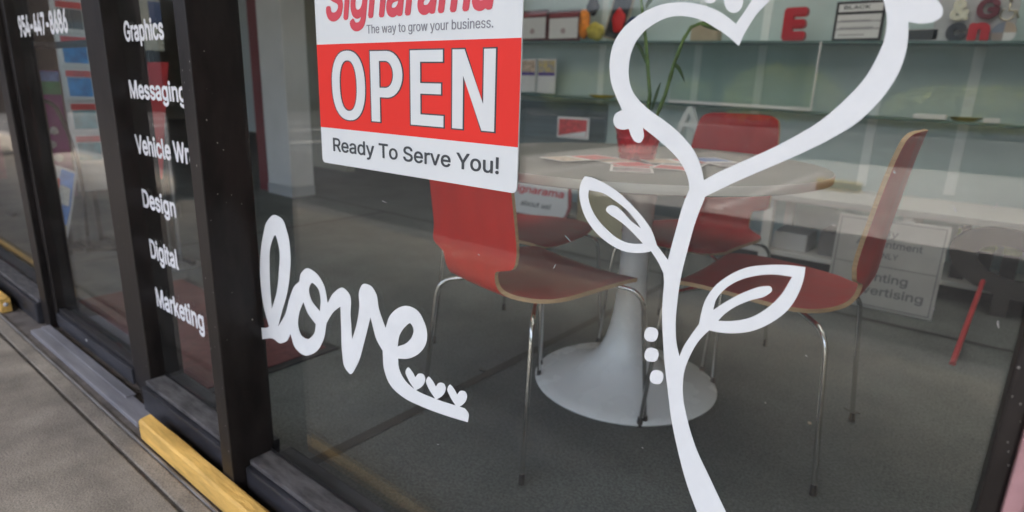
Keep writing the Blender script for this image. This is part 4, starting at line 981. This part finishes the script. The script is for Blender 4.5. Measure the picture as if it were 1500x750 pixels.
# red pennant between the mullions
def on_x(px, py, X):
    r = ray(px, py); k = X / r.x; q = r * k; return Vector((X, q.y, q.z + H))
rpn = empty('red_feather_flag', (-3.2, 1.29, 0)); tag(rpn, 'tapered red flag standing behind the narrow pane of service names', 'flag')
bm = bmesh.new(); V = [on_x(*p, -3.2) - Vector((-3.2, 1.29, 0)) for p in ((216, 91), (247, 91), (241, 190), (238, 262), (233, 262), (226, 190))]
A = [bm.verts.new(v) for v in V]; B = [bm.verts.new(v + Vector((-.004, 0, 0))) for v in V]; bm.faces.new(A); bm.faces.new(B[::-1])
for i in range(6): bm.faces.new((A[i], A[(i + 1) % 6], B[(i + 1) % 6], B[i]))
frombm('cloth', bm, mat('flag_red', (.50, .025, .035), .6, var=.1, scale=6), rpn)
bm = bmesh.new(); tube(bm, [(-.012, 0.002, .003), (-.012, 0.002, 1.0)], .006, 8); lathe(bm, [(.09, .001), (.09, .008), (.02, .012), (.01, .02)], 24); frombm('pole', bm, mat('grey_pole', (.25, .26, .27), .4, metal=.5), rpn, smooth=True, ang=40)
o, h = rack('window_poster', 1.225, 1.345, 1.06, 1.50, mat('poster_pale', (.40, .41, .36), .6, var=.3, scale=9), 'pale poster above the red tapered flag', 'poster', x=-3.25)
boxo('blue_corner', .001, .003, h * .1, h, .28 + .9, .38 + .9, mat('poster_navy', (.04, .08, .2), .5), o, bevel=0)
o, h = rack('pink_banner', .90, 1.05, .25, .85, mat('pink_print', (.30, .06, .09), .6, var=.5, scale=9), 'faded pink banner behind the far left pane', 'banner', x=-5.2)

# red door mat
dm = empty('door_mat', (-2.35, .96, .003)); tag(dm, 'dark red doormat with black border on the shop floor behind the door', 'doormat')
boxo('rubber_border', -.62, .60, -.24, .25, 0, .006, BLACK, dm, bevel=.002)
boxo('pile', -.59, .57, -.21, .215, .0062, .0105, mat('mat_red_pile', (.13, .035, .035), .95, var=.25, scale=30, bump=1, bscale=500), dm, bevel=.001)

def scrap(px, py, lx, ly, m, name, label, cat):
    c = onZ(px, py, .0); rg = random.Random(int(px)); bm = bmesh.new(); T = []; B = []
    for k in range(9):
        a = 6.283 * k / 9; q = rg.uniform(.6, 1.1); T.append(bm.verts.new((lx * q * math.cos(a), ly * q * math.sin(a), .0035 + rg.uniform(0, .002)))); B.append(bm.verts.new((T[-1].co.x, T[-1].co.y, .0012)))
    bm.faces.new(T); bm.faces.new(B[::-1])
    for k in range(9): bm.faces.new((T[k], B[k], B[(k + 1) % 9], T[(k + 1) % 9]))
    o = frombm(name, bm, m, loc=(c.x, c.y, 0)); tag(o, label, cat)
scrap(1250, 604, .028, .006, BLACK, 'tape_scrap', 'short black scrap on the shop floor below the right chair', 'scrap')
scrap(1186, 621, .006, .004, PT, 'paper_crumb', 'tiny tan crumb on the shop floor near the right chair', 'crumb')
scrap(707, 543, .018, .010, mat('floor_stain', (.06, .06, .055), .8), 'dark_lump', 'small dark lump on the floor between the hearts and the table base', 'scrap')
# ------------------------------------------------------------------ across the road (seen only as reflections)
lot = mat('lot_marking', (.72, .70, .66), .8)
for k in range(-9, 4):
    x = k * 2.7 + .6; q = boxo('bay_line', x - .05, x + .05, -8.8, -4.5, -.1250, -.1215, lot, bevel=0); tag(q, kind='structure')
WS = mat('yellow_stop', (.62, .42, .06), .7, var=.15, scale=10)
wsr = []
def wheelstop(x, y, label):
    bm = bmesh.new(); pr = [(-.08, 0), (-.07, .11), (-.04, .13), (.04, .13), (.07, .11), (.08, 0)]
    L_ = [[bm.verts.new((xx, a, b)) for a, b in pr] for xx in (-.24, -.21, .21, .24)]
    for i in range(3):
        for j in range(6): bm.faces.new((L_[i][j], L_[i][(j + 1) % 6], L_[i + 1][(j + 1) % 6], L_[i + 1][j]))
    bm.faces.new(L_[0]); bm.faces.new(L_[-1][::-1])
    q = frombm('parking_stop', bm, WS, loc=(x, y, -.129)); tag(q, label, 'parking stop', 'yellow parking stops'); return q
wheelstop(-1.5, -6.95, 'yellow parking stop reflected in the glass beside the upright chair back')
bl_ = empty('facing_building', (-20, -34, -.13)); tag(bl_, 'long low beige building across the parking lot seen as a reflection', 'building')
boxo('wall', -45, 50, -8, 0, 0, 5.2, mat('facing_wall', (.13, .135, .13), .8, var=.06, scale=.5), bl_, bevel=0)
boxo('roof', -46, 51, -9, .8, 5.202, 6.0, mat('facing_roof', (.09, .075, .07), .7), bl_, bevel=0)
for k in range(16): boxo('window', -43 + k * 5.8, -39.6 + k * 5.8, .002, .06, .5, 2.9, mat('facing_window', (.05, .07, .08), .15), bl_, bevel=0)
wg = empty('added_side_wing', (-26, -9, -.13)); tag(wg, 'added dark brown wing left of the parking lot, there to darken reflections', 'building')  # unseen wing, added so the left panes reflect something dark
boxo('wall', -4, 4, -9, 7, 0, 4.4, mat('wing_brown', (.055, .045, .04), .8, var=.15, scale=.8, spec=.15), wg, bevel=0)
boxo('roof_edge', -4.2, 4.2, -9.2, 7.2, 4.402, 4.8, MATS['facing_roof'], wg, bevel=0)
for k in range(4): boxo('window', 4.002, 4.05, -8 + k * 3.6, -5.4 + k * 3.6, .4, 2.6, MATS['facing_window'], wg, bevel=0)
HB = mat('hedge_leaf', (.28, .33, .06), .6, var=.5, scale=4, col2=(.66, .66, .17))
def bush(x, y, rx, ry, h, n, label, seed):
    rg = random.Random(seed); root = empty('hedge_bush', (x, y, .40)); tag(root, label, 'bush', 'bushes across the parking lot')
    bm = bmesh.new()
    for i in range(n):
        a = rg.uniform(0, 6.283); q = rg.random() ** .45; hh = rg.random() ** .7
        lump = 1 + .22 * math.sin(a * 3 + seed) + .15 * math.sin(a * 7 + hh * 5)
        c = Vector((math.cos(a) * q * rx * lump * (1 - .35 * hh ** 3), math.sin(a) * q * ry * lump * (1 - .35 * hh ** 3), .1 + hh * h * (1 + .12 * math.sin(a * 5))))
        s = rg.uniform(.05, .10); u = Vector((rg.gauss(0, 1), rg.gauss(0, 1), rg.gauss(0, 1))).normalized(); v = u.orthogonal().normalized()
        bm.faces.new([bm.verts.new(c + u * s), bm.verts.new(c + v * s * .6), bm.verts.new(c - u * s), bm.verts.new(c - v * s * .6)])
    frombm('foliage', bm, HB, root)
    bm = bmesh.new()
    for k in range(5): tube(bm, [(0, 0, 0), (rg.uniform(-.3, .3) * rx, rg.uniform(-.3, .3) * ry, h * .6)], .03, 6, radii=[.035, .015])
    frombm('stems', bm, mat('bush_stem', (.10, .075, .05), .9), root)
plb = empty('planter_box', (-3.5, -11.8, -.13)); tag(plb, 'long pale concrete planter with green bushes across the parking lot', 'planter')
boxo('wall', -7.5, 7.5, -.75, .75, 0, .52, mat('planter_concrete', (.42, .41, .38), .85, var=.15, scale=3), plb, bevel=.02)
boxo('soil', -7.3, 7.3, -.6, .6, .5202, .53, MATS['potting_soil'], plb, bevel=0)
bush(-3.75, -11.8, 1.0, .55, .95, 4200, 'pale green bush reflected inside the heart decal', 3)
bush(-.3, -11.8, 1.4, .55, .65, 5200, 'pale green bush reflected at the right above the chair back', 5)
bush(-8.2, -11.8, 1.3, .5, .8, 3000, 'pale green bush across the lot farthest left', 9)
